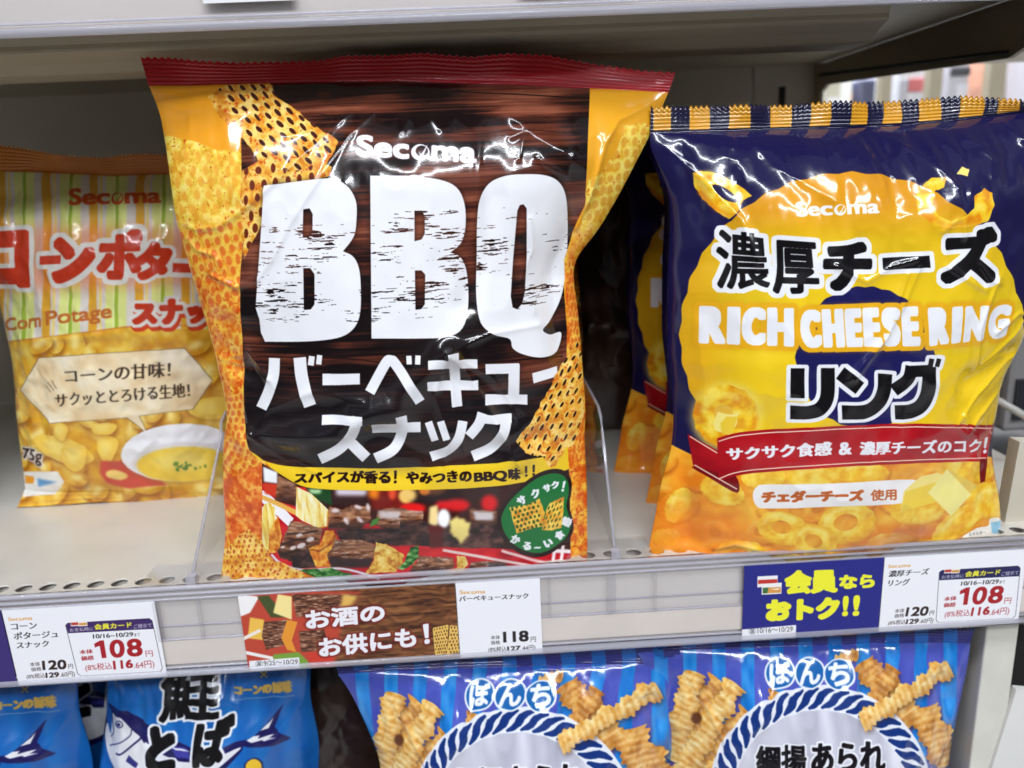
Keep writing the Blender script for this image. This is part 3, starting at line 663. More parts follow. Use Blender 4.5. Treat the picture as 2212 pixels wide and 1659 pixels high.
def paint_bbq(B):
    c = B.canvas((238, 160, 36)); k = c.k
    yy = np.zeros((c.h, c.w), np.float32)
    # wood
    g1 = fbm(c.h, c.w, 20*k, 200*k, 3, 6); g2 = fbm(c.h, c.w, 3.2*k, 220*k, 9, 3); g3 = fbm(c.h, c.w, 90*k, 200*k, 12, 3)
    bendy = (np.sin((np.arange(c.h)[:, None]/k/16.0+g1*10+g3*16))*.5+.5)**3
    v = np.clip(.25+(g1-.5)*1.3+(g2-.5)*.8+(g3-.5)*1.8+.10*bendy, 0, 1)
    low = np.clip((np.arange(c.h)[:, None]/k-620)/330, 0, 1)*.30
    v = np.clip(v-low, 0, 1)
    cs = np.array([(20, 12, 14), (44, 24, 22), (78, 38, 27), (98, 49, 36), (140, 80, 58)], np.float32)/255
    wood = np.stack([np.interp(v, (0, .22, .42, .62, .95), cs[:, i]) for i in range(3)], -1).astype(np.float32)
    # cracker textures
    def ctex(seed, lo, mid, hi, red=.0):
        n = fbm(c.h, c.w, 14*k, 14*k, seed, 5); n = (n-n.mean())/n.std()*.22+.5
        n2 = fbm(c.h, c.w, 5*k, 5*k, seed+3, 3); n2 = (n2-n2.mean())/n2.std()
        cs = np.array([lo, mid, hi], np.float32)/255
        t = np.stack([np.interp(n, (.15, .5, .85), cs[:, i]) for i in range(3)], -1)
        rd = np.clip((n2-(1.6-red)), 0, 1)[..., None]*.85
        return (t*(1-rd)+np.array((196, 62, 20))/255*rd).astype(np.float32)
    t_pale = ctex(21, (224, 160, 40), (240, 205, 70), (250, 228, 120), .35)
    t_gold = ctex(22, (214, 130, 34), (236, 178, 66), (250, 214, 120), .7)
    t_oran = ctex(23, (216, 88, 20), (238, 150, 40), (248, 196, 70), .95)
    # side strips
    y_ = lambda a, b: np.clip(((B.warp(np.array([[800, a]]))[0, 1]-np.arange(c.h))/(B.warp(np.array([[800, a]]))[0, 1]-B.warp(np.array([[800, b]]))[0, 1])), 0, 1)[:, None, None]
    m1 = y_(430, 620).astype(np.float32); strip = t_pale*(1-m1)+t_oran*m1
    c.fill([(300, 300), (360, 292), (420, 305), (470, 325), (540, 320), (560, 420), (640, 420), (640, 1330), (300, 1330)], strip)
    for (q, nx, ny, hc, hs, sd) in ((((368, 320), (520, 335), (540, 450), (378, 470)), 6, 5, (236, 160, 44), .26, 1),
                                    (((378, 500), (540, 470), (545, 700), (430, 760)), 7, 10, (214, 74, 22), .26, 2),
                                    (((440, 690), (540, 640), (580, 800), (470, 850)), 5, 8, (222, 110, 36), .25, 3),
                                    (((470, 860), (545, 840), (585, 1060), (480, 1000)), 6, 11, (206, 60, 22), .34, 4)):
        chip(c, [q[0], q[1], q[2], q[3]], q, nx, ny, strip if sd != 4 else ctex(31, (222, 120, 34), (240, 165, 60), (248, 200, 90), .5), hc, hs, sd, ridge=(248, 205, 90), ha=.62)
    c.fill([(483, 1040), (566, 1000), (566, 1150), (500, 1180), (483, 1120)], ctex(33, (206, 84, 36), (232, 118, 50), (246, 176, 80), .3))
    # wood panel
    wp = [(588, 170), (1274, 180), (1270, 330), (1264, 440), (1236, 500), (1222, 560), (1217, 620), (1224, 715), (1228, 900), (1226, 1020), (979, 1012), (797, 1018), (651, 1013)] + \
         [tuple(p) for p in spl([(600, 1003), (556, 989), (538, 970), (530, 930), (529, 883), (527, 774), (520, 690), (518, 610), (524, 519), (522, 400), (520, 300)], 4, False)]
    wm = c.full(c.fill(wp, wood))
    dk = c.fill([(524, 830), (1230, 830), (1230, 1020), (524, 1020)], (24, 22, 26), alpha=.72, soft=28, clip=wm)
    c.fill(ell(700, 205, 16, 10), (60, 26, 18), alpha=.6, soft=3, clip=wm); c.fill(ell(805, 265, 18, 14), (34, 16, 12), alpha=.7, soft=4, clip=wm); c.fill(ell(725, 320, 10, 12), (38, 18, 12), alpha=.7, soft=3, clip=wm)
    for (P, w_) in (([(600, 212), (700, 214), (820, 202), (940, 196), (1100, 204), (1270, 212)], 2.6), ([(640, 330), (760, 345), (880, 356), (1000, 358), (1100, 352), (1260, 362)], 2.4),
                    ([(690, 246), (800, 262), (1000, 290), (1120, 280), (1262, 290)], 1.4), ([(540, 770), (760, 775), (900, 790), (1216, 770)], 2.2), ([(530, 890), (800, 880), (1216, 905)], 2)):
        c.fill(stroke(spl(P, 6, False), w_), (16, 8, 8), alpha=.8, clip=wm)
    # left chips over the wood
    A = wob([(452, 208), (489, 184), (540, 181), (587, 183), (598, 211), (635, 233), (667, 263), (731, 305), (715, 339), (678, 383), (630, 396), (602, 392), (562, 350), (518, 292), (474, 252)], 2.2, 5)
    chip(c, A, ((455, 180), (610, 175), (735, 320), (600, 400)), 6, 9, t_gold, (66, 28, 22), .21, 11, ridge=(250, 222, 130))
    A2 = wob([(520, 372), (566, 342), (600, 350), (628, 372), (690, 352), (714, 358), (715, 380), (660, 392), (600, 396), (575, 430), (568, 480), (528, 560), (522, 520)], 2.0, 6)
    chip(c, A2, ((520, 350), (700, 350), (640, 470), (520, 560)), 6, 6, t_gold, (110, 44, 22), .2, 12, ridge=(250, 214, 110))
    # letters
    n = fbm(c.h, c.w, 2.6*k, 26*k, 77, 4, .6); nb = fbm(c.h, c.w, 30*k, 70*k, 79, 2); n = (n-n.mean())/n.std()+(nb-nb.mean())/nb.std()*.75
    def rowof(y): return B.warp(np.array([[880, y]], float))[0, 1]
    yy = np.arange(c.h)[:, None]; wgt = np.interp(yy[:, 0], [rowof(425), rowof(450), rowof(495), rowof(555), rowof(600), rowof(650), rowof(690), rowof(705)], [-9, .1, .5, .35, .35, .5, .1, -9])[:, None]
    scr = np.clip((n+wgt-2.12)*5, 0, 1); worn = (1-scr).astype(np.float32)
    SC = lambda P: P
    B1 = [(569, 401)]+[tuple(p) for p in spl([(640, 392), (711, 385), (748, 400), (768, 432), (770, 470), (764, 510), (740, 543)], 4, False)]+[tuple(p) for p in spl([(741, 543), (764, 556), (777, 590), (779, 660), (770, 700), (745, 724), (705, 734), (640, 738), (572, 738)], 4, False)]+[(563, 718), (560, 690), (552, 664), (556, 600), (562, 519)]
    H1 = [[(655, 452), (668, 450), (675, 462), (675, 503), (667, 513), (654, 513)], [(655, 579), (670, 579), (679, 592), (679, 657), (671, 668), (656, 669)]]
    B2 = [(799, 379)]+[tuple(p) for p in spl([(880, 379), (946, 387), (985, 404), (1003, 440), (1005, 490), (995, 525), (972, 545)], 4, False)]+[tuple(p) for p in spl([(973, 545), (995, 556), (1008, 590), (1011, 660), (999, 708), (965, 728), (900, 731), (802, 731)], 4, False)]+[(801, 600)]
    H2 = [[(895, 455), (912, 455), (917, 470), (917, 505), (910, 517), (895, 521)], [(896, 584), (910, 584), (918, 593), (917, 657), (910, 667), (897, 669)]]
    Qo = spl([(1129, 376), (1175, 378), (1206, 392), (1222, 425), (1226, 492), (1222, 580), (1214, 630), (1202, 665), (1186, 695), (1172, 712), (1188, 722), (1211, 717), (1208, 745), (1196, 765), (1165, 772), (1128, 765), (1107, 752), (1100, 732), (1066, 722), (1038, 697), (1028, 640), (1029, 555), (1030, 480), (1036, 430), (1056, 396), (1090, 380)], 5)
    HQ = [[(1117, 455), (1122, 443), (1130, 441), (1137, 450), (1137, 550), (1133, 630), (1128, 655), (1117, 668), (1107, 664), (1103, 640), (1108, 560)]]
    for P, Hh in ((B1, H1), (B2, H2), (Qo, HQ)):
        c.fill(P, (14, 8, 8), alpha=.55, soft=5, grow=2, clip=wm, holes=Hh)
        c.fill(P, WHT, holes=Hh, clip=worn)
    secoma(c, ((770, 290), (1029, 306), (1029, 353), (769, 337)), WHT, 2.6)
    # katakana
    C5 = lambda P: [(432+.3647*x, 518.6+.3647*y) for x, y in P]
    KS = [([(440, 698), (434, 800), (405, 900), (362, 996)], 66), ([(590, 694), (600, 800), (622, 900), (650, 984)], 74), ([(662, 686), (655, 742)], 36), ([(708, 680), (702, 736)], 32),
          ([(1004, 902), (1098, 730), (1128, 712), (1160, 740), (1302, 962)], 62), ([(1236, 684), (1238, 736)], 32), ([(1290, 682), (1288, 736)], 32),
          ([(1500, 668), (1508, 820), (1522, 986)], 62), ([(1350, 741), (1642, 734)], 54), ([(1345, 868), (1647, 860)], 56),
          ([(1690, 764), (1890, 758)], 60), ([(1860, 735), (1856, 950)], 66), ([(1688, 944), (1938, 944)], 60),
          ([(720, 1066), (965, 1064)], 56), ([(938, 1042), (900, 1150), (820, 1240), (706, 1300)], 64), ([(862, 1170), (985, 1290)], 68),
          ([(1018, 1114), (1306, 1106)], 60), ([(1192, 1038), (1196, 1130), (1150, 1230), (1038, 1292)], 64),
          ([(1352, 1074), (1392, 1184)], 46), ([(1424, 1068), (1462, 1176)], 46), ([(1556, 1070), (1530, 1170), (1470, 1240), (1366, 1284)], 58),
          ([(1672, 1022), (1650, 1090), (1592, 1160)], 60), ([(1660, 1058), (1845, 1056)], 54), ([(1815, 1034), (1796, 1140), (1730, 1230), (1612, 1284)], 64)]
    for P, w_ in KS: c.fill(stroke(spl(C5(P), 6, False), w_*.3647), (10, 6, 8), alpha=.4, soft=4, grow=1)
    for P, w_ in KS: c.fill(stroke(spl(C5(P), 6, False), w_*.3647), WHT)
    c.fill([(696, 807), (777, 806), (777, 830), (696, 832)], WHT); c.fill([(1149, 806), (1203, 791), (1204, 812), (1152, 828)], WHT)
    # photo of skewers
    fd = [(566, 1000), (640, 1040), (797, 1050), (1107, 1040), (1236, 1010), (1240, 1320), (470, 1330), (566, 1200)]
    C1 = lambda P: [(484+.1954*x, 968+.1954*y) for x, y in P]; C2 = lambda P: [(864+.2188*x, 933+.2188*y) for x, y in P]
    fm = c.full(c.fill(fd, (58, 24, 20)))
    meat = tex(c, 0, 0, 41, 9, 12, 5, ((.1, (44, 22, 16)), (.4, (100, 56, 38)), (.68, (140, 88, 62)), (.85, (196, 160, 140)), (.98, (246, 238, 240))))
    mdark = tex(c, 0, 0, 42, 16, 22, 4, ((.1, (26, 14, 14)), (.5, (66, 40, 38)), (.9, (110, 74, 66))))
    crm = tex(c, 0, 0, 43, 30, 5, 4, ((.1, (226, 176, 70)), (.5, (246, 226, 140)), (.9, (253, 247, 214))))
    oni = tex(c, 0, 0, 44, 14, 14, 4, ((.1, (176, 96, 30)), (.45, (232, 182, 76)), (.9, (250, 228, 140))))
    grn = tex(c, 0, 0, 45, 8, 12, 4, ((.1, (18, 60, 22)), (.5, (48, 120, 44)), (.9, (170, 205, 130))))
    rng_ = tex(c, 0, 0, 46, 12, 9, 4, ((.1, (190, 84, 20)), (.5, (232, 140, 40)), (.9, (250, 196, 80))))
    redt = tex(c, 0, 0, 47, 30, 60, 3, ((.1, (150, 10, 26)), (.5, (206, 22, 36)), (.9, (232, 50, 48))))
    husk = tex(c, 0, 0, 48, 40, 5, 4, ((.1, (214, 150, 50)), (.5, (246, 220, 110)), (.9, (252, 244, 190))))
    F = lambda P, t, **kk: c.fill(P, t, clip=fm, **kk)
    rgm = np.random.RandomState(4)
    roast = tex(c, 0, 0, 141, 5, 22, 5, ((.1, (62, 28, 18)), (.4, (112, 62, 38)), (.65, (146, 90, 58)), (.95, (190, 138, 104))))
    def lump(P, blur_=.0, lite=1.0, n_=16):
        P = np.array(P, float); m_ = c.full(c.fill(P, roast, clip=fm, soft=blur_)); lo_, hi_ = P.min(0), P.max(0); ce_ = (lo_+hi_)/2; sz = hi_-lo_
        c.fill([(lo_[0]-5, ce_[1]+sz[1]*.22), (hi_[0]+5, ce_[1]+sz[1]*.18), (hi_[0]+5, hi_[1]+9), (lo_[0]-5, hi_[1]+9)], (40, 20, 18), alpha=.7, soft=4, clip=m_)
        c.fill([(lo_[0], lo_[1]), (hi_[0], lo_[1]), (hi_[0], lo_[1]+sz[1]*.35), (lo_[0], lo_[1]+sz[1]*.4)], (206, 160, 128), alpha=.38*lite, soft=4, clip=m_)
        for q_ in range(n_):
            a_ = lo_+sz*rgm.uniform(.08, .75, 2); L_ = rgm.uniform(5, 14); dy = rgm.uniform(-3, 2)
            c.fill(stroke(spl([a_, a_+[L_*.5, dy*.5-1.5], a_+[L_, dy]], 4, False), rgm.uniform(.8, 1.8)), (52, 24, 16) if q_ % 2 else (244, 226, 214), alpha=.75*lite, soft=.6+blur_, clip=m_)
        return m_
    F(C1([(400, 380), (900, 430), (1100, 700), (2260, 1000), (2300, 1500), (300, 1500)]), redt)
    F(C2([(0, 1090), (980, 1150), (1700, 1200), (1720, 1420), (-900, 1420)]), redt)
    F(C1([(410, 460), (470, 480), (770, 770), (720, 860), (420, 600)]), (244, 240, 244)); F(C1([(410, 640), (520, 660), (600, 780), (420, 800)]), (246, 236, 236))
    F(C1([(430, 200), (590, 260), (590, 390), (440, 370)]), (250, 250, 252), soft=2); F(C1([(430, 380), (620, 400), (640, 560), (450, 500)]), (216, 56, 30), soft=2)
    lump(C1([(600, 300), (800, 400), (800, 640), (560, 580)]), 1); F(C1([(640, 420), (790, 400), (800, 640), (640, 600)]), (70, 40, 34), alpha=.45, soft=2)
    F(C1([(410, 510), (800, 680), (800, 740), (410, 560)]), (236, 178, 82)); F(C1([(900, 440), (1180, 450), (1200, 640), (1020, 560)]), (28, 70, 34), soft=2)
    F(C1([(930, 450), (1080, 455), (1060, 500), (960, 500)]), (190, 230, 170), soft=3)
    F(C1([(1190, 440), (1620, 450), (1620, 620), (1200, 640)]), (52, 26, 26), soft=2); F(C1([(1230, 440), (1600, 450), (1560, 520), (1240, 520)]), (226, 214, 226), soft=4)
    F(C1([(1600, 440), (2230, 440), (2230, 700), (1640, 680)]), (120, 30, 24), soft=4); F(C1([(1600, 430), (1720, 430), (1700, 560), (1600, 540)]), (240, 130, 30), soft=4)
    F(ell(*C1([(2030, 530)])[0], 19, 16), (246, 196, 96), soft=3); F(ell(*C1([(1860, 490)])[0], 8, 15), (230, 80, 50), soft=3)
    F(C2([(80, 540), (620, 540), (600, 700), (100, 720)]), (40, 20, 22), soft=4); F(ell(*C2([(330, 570)])[0], 26, 10), (150, 90, 40), soft=4, alpha=.6)
    F(ell(*C2([(80, 620)])[0], 18, 15), (240, 196, 110), soft=4); F(ell(*C2([(240, 580)])[0], 12, 9), (214, 120, 50), soft=3)
    F(C2([(600, 540), (980, 520), (980, 720), (640, 700)]), (56, 34, 32), soft=4)
    for a, b_, r1, r2 in ((560, 720, 28, 13), (120, 760, 26, 9), (880, 700, 18, 18), (420, 720, 16, 9)): F(ell(*C2([(a, b_)])[0], r1, r2), (224, 26, 32), soft=4)
    F(ell(*C1([(2080, 660)])[0], 26, 10), (232, 30, 30), soft=3)
    lump(wob(C1([(1160, 640), (1300, 680), (1430, 630), (1620, 640), (1620, 800), (1480, 900), (1140, 880)]), 2, 3), 1.2)
    for i, (a, b_) in enumerate(((1230, 690), (1480, 650), (1500, 790), (1350, 800), (1590, 650))): F(ell(*C1([(a, b_)])[0], 9, 4, 20*i), (240, 226, 232), soft=2, alpha=.85)
    lump(wob(C1([(1690, 690), (1900, 650), (2200, 700), (2190, 860), (2000, 900), (1820, 940), (1700, 850)]), 2, 4), 1.2)
    F(C1([(1700, 690), (2190, 700), (2180, 800), (1720, 770)]), (226, 220, 224), alpha=.75, soft=3); F(C1([(1600, 870), (1640, 790), (1720, 760), (1690, 840)]), (70, 130, 50), soft=1)
    F(C1([(1230, 890), (2260, 880), (2260, 1060), (1900, 1080), (1280, 1010)]), mdark, soft=2); F(C2([(0, 880), (980, 900), (1040, 1130), (700, 1150), (0, 1110)]), mdark)
    lump(wob(C2([(0, 770), (210, 800), (220, 880), (100, 910), (0, 890)]), 2, 5), 1.6); lump(wob(C2([(680, 760), (950, 780), (960, 900), (700, 890)]), 2, 6), 1.8); F(C2([(720, 780), (920, 790), (920, 870), (740, 870)]), (236, 232, 238), alpha=.8, soft=3)
    F(C2([(290, 740), (370, 720), (380, 900), (340, 930), (280, 900)]), (250, 220, 150), soft=3); F(ell(*C2([(430, 850)])[0], 14, 20), (253, 250, 250), soft=3)
    F(wob(C2([(480, 880), (560, 830), (690, 900), (680, 1020), (600, 1100), (500, 1000)]), 2, 7), (246, 222, 130), soft=2.5); F(C2([(280, 920), (420, 940), (420, 1130), (300, 1150)]), (96, 22, 20), soft=2.5)
    F(stroke(C2([(420, 1165), (800, 1230), (1300, 1320), (1700, 1400)]), 6), (240, 214, 206), soft=1); F(stroke(C2([(1000, 1170), (1300, 1260), (1700, 1340)]), 6), (236, 200, 196), soft=1)
    for a in (1530, 1610): F(stroke(C2([(a, 1120), (a-30, 1330)]), 7), (246, 232, 232), soft=1.2)
    F(stroke(C2([(1440, 1170), (1700, 1180)]), 8), (246, 232, 232), soft=1.2)
    F(C1([(440, 620), (500, 600), (560, 660), (570, 800), (520, 1150), (400, 1080), (390, 800)]), husk); F(C1([(600, 740), (640, 960), (600, 1150), (490, 1160), (500, 900)]), rng_)
    F(C1([(800, 420), (960, 500), (1150, 680), (1140, 860), (1030, 880), (860, 800), (790, 740)]), crm); F(stroke(C1([(1150, 690), (1145, 860), (1040, 885)]), 3), (206, 120, 30), soft=.8)
    M1 = wob(C1([(740, 790), (1090, 890), (1060, 1060), (900, 1140), (740, 1250), (620, 1210), (590, 1130), (680, 930)]), 1.5, 8); lump(M1, 0, 1, 22)
    for P in ([(690, 940), (880, 940), (1040, 910)], [(640, 1060), (820, 1010), (1020, 1000)], [(640, 1180), (800, 1130), (920, 1060)]): F(stroke(C1(P), 4), (44, 20, 14), alpha=.9, soft=.7)
    for (a, b_, r1) in ((830, 960, 7), (950, 1010, 9), (850, 1080, 10), (760, 1100, 7), (650, 1090, 5)): F(ell(*C1([(a, b_)])[0], r1, r1*.55, -20), (238, 222, 220), soft=1.2, alpha=.9)
    F(C1([(740, 1200), (940, 1110), (1020, 1320), (760, 1330)]), mdark)
    F(wob(C1([(1120, 910), (1200, 905), (1240, 960), (1250, 1050), (1140, 1170), (1160, 1270), (1190, 1310), (1010, 1310), (930, 1110), (1060, 1060)]), 1, 9), rng_); F(stroke(C1([(950, 1120), (1050, 1140), (1200, 1040), (1230, 950)]), 3), (120, 40, 20), alpha=.7, soft=.7)
    lump(wob(C1([(1230, 1010), (1500, 1010), (1680, 1070), (1670, 1180), (1600, 1300), (1200, 1310), (1140, 1180)]), 1.6, 10), 0, 1, 40); F(C1([(1150, 1200), (1650, 1230), (1600, 1320), (1180, 1320)]), (52, 32, 34), alpha=.85, soft=2)
    F(wob(C1([(1680, 1040), (1800, 1060), (1990, 1180), (1960, 1290), (1890, 1370), (1560, 1380), (1650, 1240)]), 1.4, 11), oni)
    F(wob(C1([(2060, 1090), (2150, 1080), (2150, 1200), (2080, 1280), (1970, 1350), (1920, 1330), (2000, 1240)]), 1, 12), grn)
    lump(wob(C2([(190, 1220), (330, 1230), (520, 1240), (540, 1330), (400, 1390), (90, 1380)]), 1.5, 13), 0, 1.1, 30); F(wob(C2([(560, 1220), (640, 1230), (670, 1300), (600, 1390), (400, 1395), (560, 1330)]), 1, 14), oni); lump(wob(C2([(700, 1290), (900, 1270), (1050, 1290), (1090, 1350), (1000, 1380), (650, 1380)]), 1.5, 15), 0, 1.1, 24)
    F(C2([(860, 1290), (1030, 1290), (1040, 1360), (880, 1350)]), (70, 72, 84), alpha=.7, soft=1.5)
    F(stroke(spl(C1([(520, 1170), (640, 1280), (880, 1345), (1300, 1330), (1720, 1440)]), 6, False), 5), (226, 222, 228), soft=.6)
    F(wob(C1([(840, 1345), (1180, 1325), (1400, 1390), (1430, 1460), (1100, 1480)]), 1.5, 16), grn)
    ch3 = wob(C1([(-60, 1170), (60, 1080), (160, 960), (280, 900), (400, 1040), (560, 1240), (860, 1360), (1080, 1480), (1080, 1640), (-60, 1640)]), 1.6, 17)
    chip(c, ch3, C1([(0, 900), (500, 880), (1100, 1560), (0, 1600)]), 9, 13, t_gold, (196, 96, 44), .27, 18, ridge=(250, 216, 100))
    # yellow band with its line of text
    yb = spl([(538, 972), (556, 990), (600, 1003), (651, 1009), (797, 1012), (979, 1006), (1100, 997), (1180, 984), (1226, 960)], 4, False)
    yb2 = spl([(1230, 1012), (1190, 1026), (1107, 1045), (979, 1056), (797, 1058), (700, 1056), (650, 1048), (600, 1020), (566, 992)], 4, False)
    c.fill(np.concatenate([yb, yb2]), (238, 200, 40))
    BK = (36, 16, 12)
    for t, q in (('スパイスが香る', ((636, 1020), (842, 1015), (844, 1044), (636, 1044))), ('！', ((851, 1016), (856, 1016), (856, 1044), (851, 1044))), ('やみつきの', ((876, 1020), (1018, 1014), (1019, 1041), (877, 1047))),
                 ('BBQ', ((1023, 1020), (1094, 1014), (1096, 1040), (1024, 1045))), ('味', ((1097, 1011), (1124, 1009), (1124, 1036), (1098, 1038))), ('！！', ((1133, 1006), (1155, 1003), (1155, 1028), (1134, 1031)))):
        c.text(t, q, BK, g=1.6)
    # right strip
    m2 = y_(480, 640).astype(np.float32); st2 = t_pale*(1-m2)+t_oran*m2
    c.fill([(1274, 182), (1500, 190), (1500, 420), (1300, 560), (1262, 480), (1268, 330)], (236, 168, 40))
    fl = wob([(1330, 330), (1350, 270), (1385, 262), (1430, 290), (1420, 340), (1330, 520), (1240, 560), (1262, 450), (1268, 390), (1290, 380)], 2.5, 21)
    chip(c, fl, ((1290, 270), (1440, 270), (1340, 470), (1250, 520)), 6, 9, t_pale, (222, 150, 44), .25, 22, ridge=(250, 224, 110), ha=.7)
    c.fill([(1218, 560), (1236, 505), (1262, 480), (1330, 450), (1330, 1330), (1234, 1330), (1230, 1040), (1222, 900), (1224, 715)], st2)
    for q, nx, ny, sd in ((((1226, 560), (1262, 560), (1262, 760), (1228, 760)), 4, 11, 5), (((1232, 760), (1270, 760), (1272, 1000), (1232, 1000)), 4, 11, 6)):
        chip(c, [q[0], q[1], q[2], q[3]], q, nx, ny, st2, (206, 78, 24), .28, sd, ridge=(250, 200, 90), ha=.75)
    RC = wob([(1114, 953), (1140, 918), (1175, 860), (1206, 800), (1244, 735), (1262, 770), (1262, 900), (1240, 960), (1222, 968), (1200, 1006), (1186, 1010), (1172, 985), (1140, 981), (1122, 966)], 2.0, 23)
    chip(c, RC, ((1150, 790), (1262, 720), (1262, 1010), (1090, 990)), 7, 11, t_gold, (40, 22, 16), .24, 24, ridge=(252, 224, 130))
    # green badge
    ob = spl(C2([(955, 850), (1010, 720), (1100, 610), (1250, 480), (1400, 390), (1540, 362), (1640, 395), (1690, 480), (1688, 600), (1668, 720), (1700, 850), (1710, 960), (1660, 1070), (1560, 1150), (1450, 1215), (1330, 1235), (1180, 1200), (1060, 1110), (980, 990)]), 5)
    ce = np.array(ob).mean(0); c.fill(ob, (38, 22, 18)); c.fill(ce+(ob-ce)*np.array([.90, .90]), (22, 112, 52))
    for t, x, y, s_, r in (('サ', 1200, 675, 21, -38), ('ク', 1335, 605, 21, -24), ('サ', 1448, 552, 18, -18), ('ク', 1530, 520, 18, -8), ('か', 1140, 1060, 21, 22), ('る', 1252, 1125, 19, 10), ('～', 1355, 1140, 16, -8), ('い', 1462, 1095, 19, -22), ('食', 1572, 1015, 21, -45), ('感', 1642, 885, 22, -68)):
        p = C2([(x, y)])[0]; c.ch(t, p[0], p[1], s_, s_ if t != '～' else 6, r, WHT, g=1.7)
    p = C2([(1612, 535)])[0]; c.ch('！', p[0], p[1], 4.5, 24, 12, WHT, g=1.4)
    for Pq, nx, ny, sd in (([(1080, 745), (1270, 720), (1375, 655), (1430, 800), (1405, 930), (1300, 950), (1150, 1000)], 6, 6, 31), ([(1450, 740), (1480, 700), (1620, 635), (1612, 780), (1590, 945), (1490, 970), (1400, 965)], 4, 5, 32)):
        Pd = C2(Pq); q4 = (Pd[0], Pd[2], Pd[4], Pd[-1]); chip(c, wob(Pd, .8, sd), q4, nx, ny, ctex(50, (214, 140, 34), (236, 182, 62), (246, 210, 90), .1), (60, 90, 34), .26, sd)
    # seal
    sd_ = [(280, 100), (1480, 110), (1480, 202), (1444, 199), (1274, 190), (1019, 179), (850, 174), (691, 177), (591, 179), (400, 184), (321, 185), (290, 186)]
    c.fill(sd_, (192, 10, 32)); return c.image('barbecue_print')
# ------------------------------------------------------------------ navy cheese ring bag
C3 = lambda P: [(1383+.3751*x, .3751*y) for x, y in P]; C6 = lambda P: [(1123.6+.4923*x, 518.6+.4923*y) for x, y in P]
cr_ch = [
 ([(1880, 575), (1858, 640), (1838, 700), (1775, 775), (1768, 788)], .0013, .0010), ([(1902, 562), (1880, 620), (1845, 690), (1780, 785)], .0012, .0010),
 ([(2085, 588), (2060, 640), (2042, 690), (2048, 780)], .0012, .0010), ([(2090, 700), (2150, 665), (2180, 668), (2160, 700), (2066, 765)], .0012, .0010),
 ([(2025, 870), (2060, 830), (2120, 790), (2170, 765), (2205, 745)], .0013, .0010), ([(2030, 880), (2045, 912), (2070, 880), (2150, 830), (2180, 800)], .0013, .0010),
 ([(2025, 870), (2010, 890), (2040, 915)], .0010, .0010), ([(2170, 765), (2200, 770), (2205, 745)], .0012, .001),
 ([(1740, 560), (1800, 590), (1850, 560), (1900, 545)], .0010, .0012), ([(1960, 560), (2010, 590), (2050, 610)], .001, .0012),
 ([(1410, 300), (1460, 340), (1530, 420), (1570, 470), (1600, 560)], .0016, .0022), ([(1600, 290), (1640, 360), (1740, 430)], .0010, .0025),
 ([(1850, 280), (1870, 380)], .0012, .0018), ([(1860, 280), (1930, 330), (1990, 400)], .0013, .0018), ([(1830, 290), (1845, 400)], .0008, .0015),
 ([(2150, 262), (2165, 300), (2230, 340)], .0016, .0014), ([(2050, 300), (2080, 320)], .001, .0014), ([(1480, 290), (1500, 310), (1530, 300)], .001, .0014), ([(1580, 290), (1570, 320)], .0012, .001),
 ([(1770, 330), (1800, 300)], .001, .001), ([(2000, 500), (1990, 450), (1985, 405)], .0010, .0012), ([(1950, 490), (1985, 465)], .001, .0012),
 ([(1530, 1165), (1570, 1150), (1650, 1170)], .0014, .0013), ([(1500, 1175), (1540, 1180), (1600, 1168)], .0010, .001),
 ([(1450, 430), (1452, 560), (1448, 700), (1455, 820)], .0012, .002), ([(2070, 330), (2085, 345)], .001, .001), ([(2035, 560), (2060, 590), (2090, 600)], .0009, .001)]
chs = Bag(.014, [(1405, 287), (1398, 305), (1420, 350), (1446, 420), (1448, 480), (1442, 600), (1441, 765), (1456, 893), (1452, 962), (1426, 1050), (1414, 1123), (1397, 1204), (1392, 1250)],
          [(2330, 235), (2340, 262), (2310, 330), (2270, 450), (2250, 600), (2225, 690), (2203, 747), (2163, 819), (2156, 870), (2146, 924), (2141, 965), (2146, 1010), (2160, 1085), (2163, 1164), (2163, 1210)],
          [(1405, 287), (1619, 281), (1796, 276), (1946, 270), (2032, 263), (2213, 242), (2330, 232)],
          [(1404, 238), (1449, 236), (1623, 233), (1706, 233), (1796, 225), (1871, 227), (1983, 221), (2073, 214), (2213, 224), (2330, 214)], .034, back=.026, nx=280, ny=320, scale=1.1, seed=31,
          creases=cr_ch, dents=[([(1870, 290), (1880, 420)], -.003, .008), ([(1600, 300), (1700, 440)], -.002, .008), ([(2150, 760), (2030, 800)], -.0035, .006), ([(1600, 780), (1560, 1000)], .002, .01), ([(1450, 850), (1480, 1150)], -.003, .006)],
          crump=.00038, crs=.026, pleat=.0009, lean=.08, T=(.22, .75, .8), zig=(82, .0018))
def rings(c, L, t, t2, clip=None, sh=(226, 150, 30)):
    for (x, y, rx, ry, rot, hr_) in L:
        P = wob(ell(x, y, rx, ry, rot, 14), 1.6, int(x), 3); c.fill(P+np.array([3, 5]), sh, alpha=.45, soft=4, clip=clip)
        H_ = ell(x-rx*.05, y-ry*.05, rx*hr_, ry*hr_, rot, 14); c.fill(P, t, holes=[H_] if hr_ else None, clip=clip)
        c.fill(stroke(ell(x-1, y-2, rx*(1+hr_)*.5, ry*(1+hr_)*.5, rot, 24)[12:22], min(rx, ry)*.22), t2, alpha=.5, soft=3, clip=clip)
        c.fill(stroke(ell(x+1, y+2, rx*.93, ry*.93, rot, 24)[0:10], min(rx, ry)*.16), sh, alpha=.55, soft=3, clip=clip)
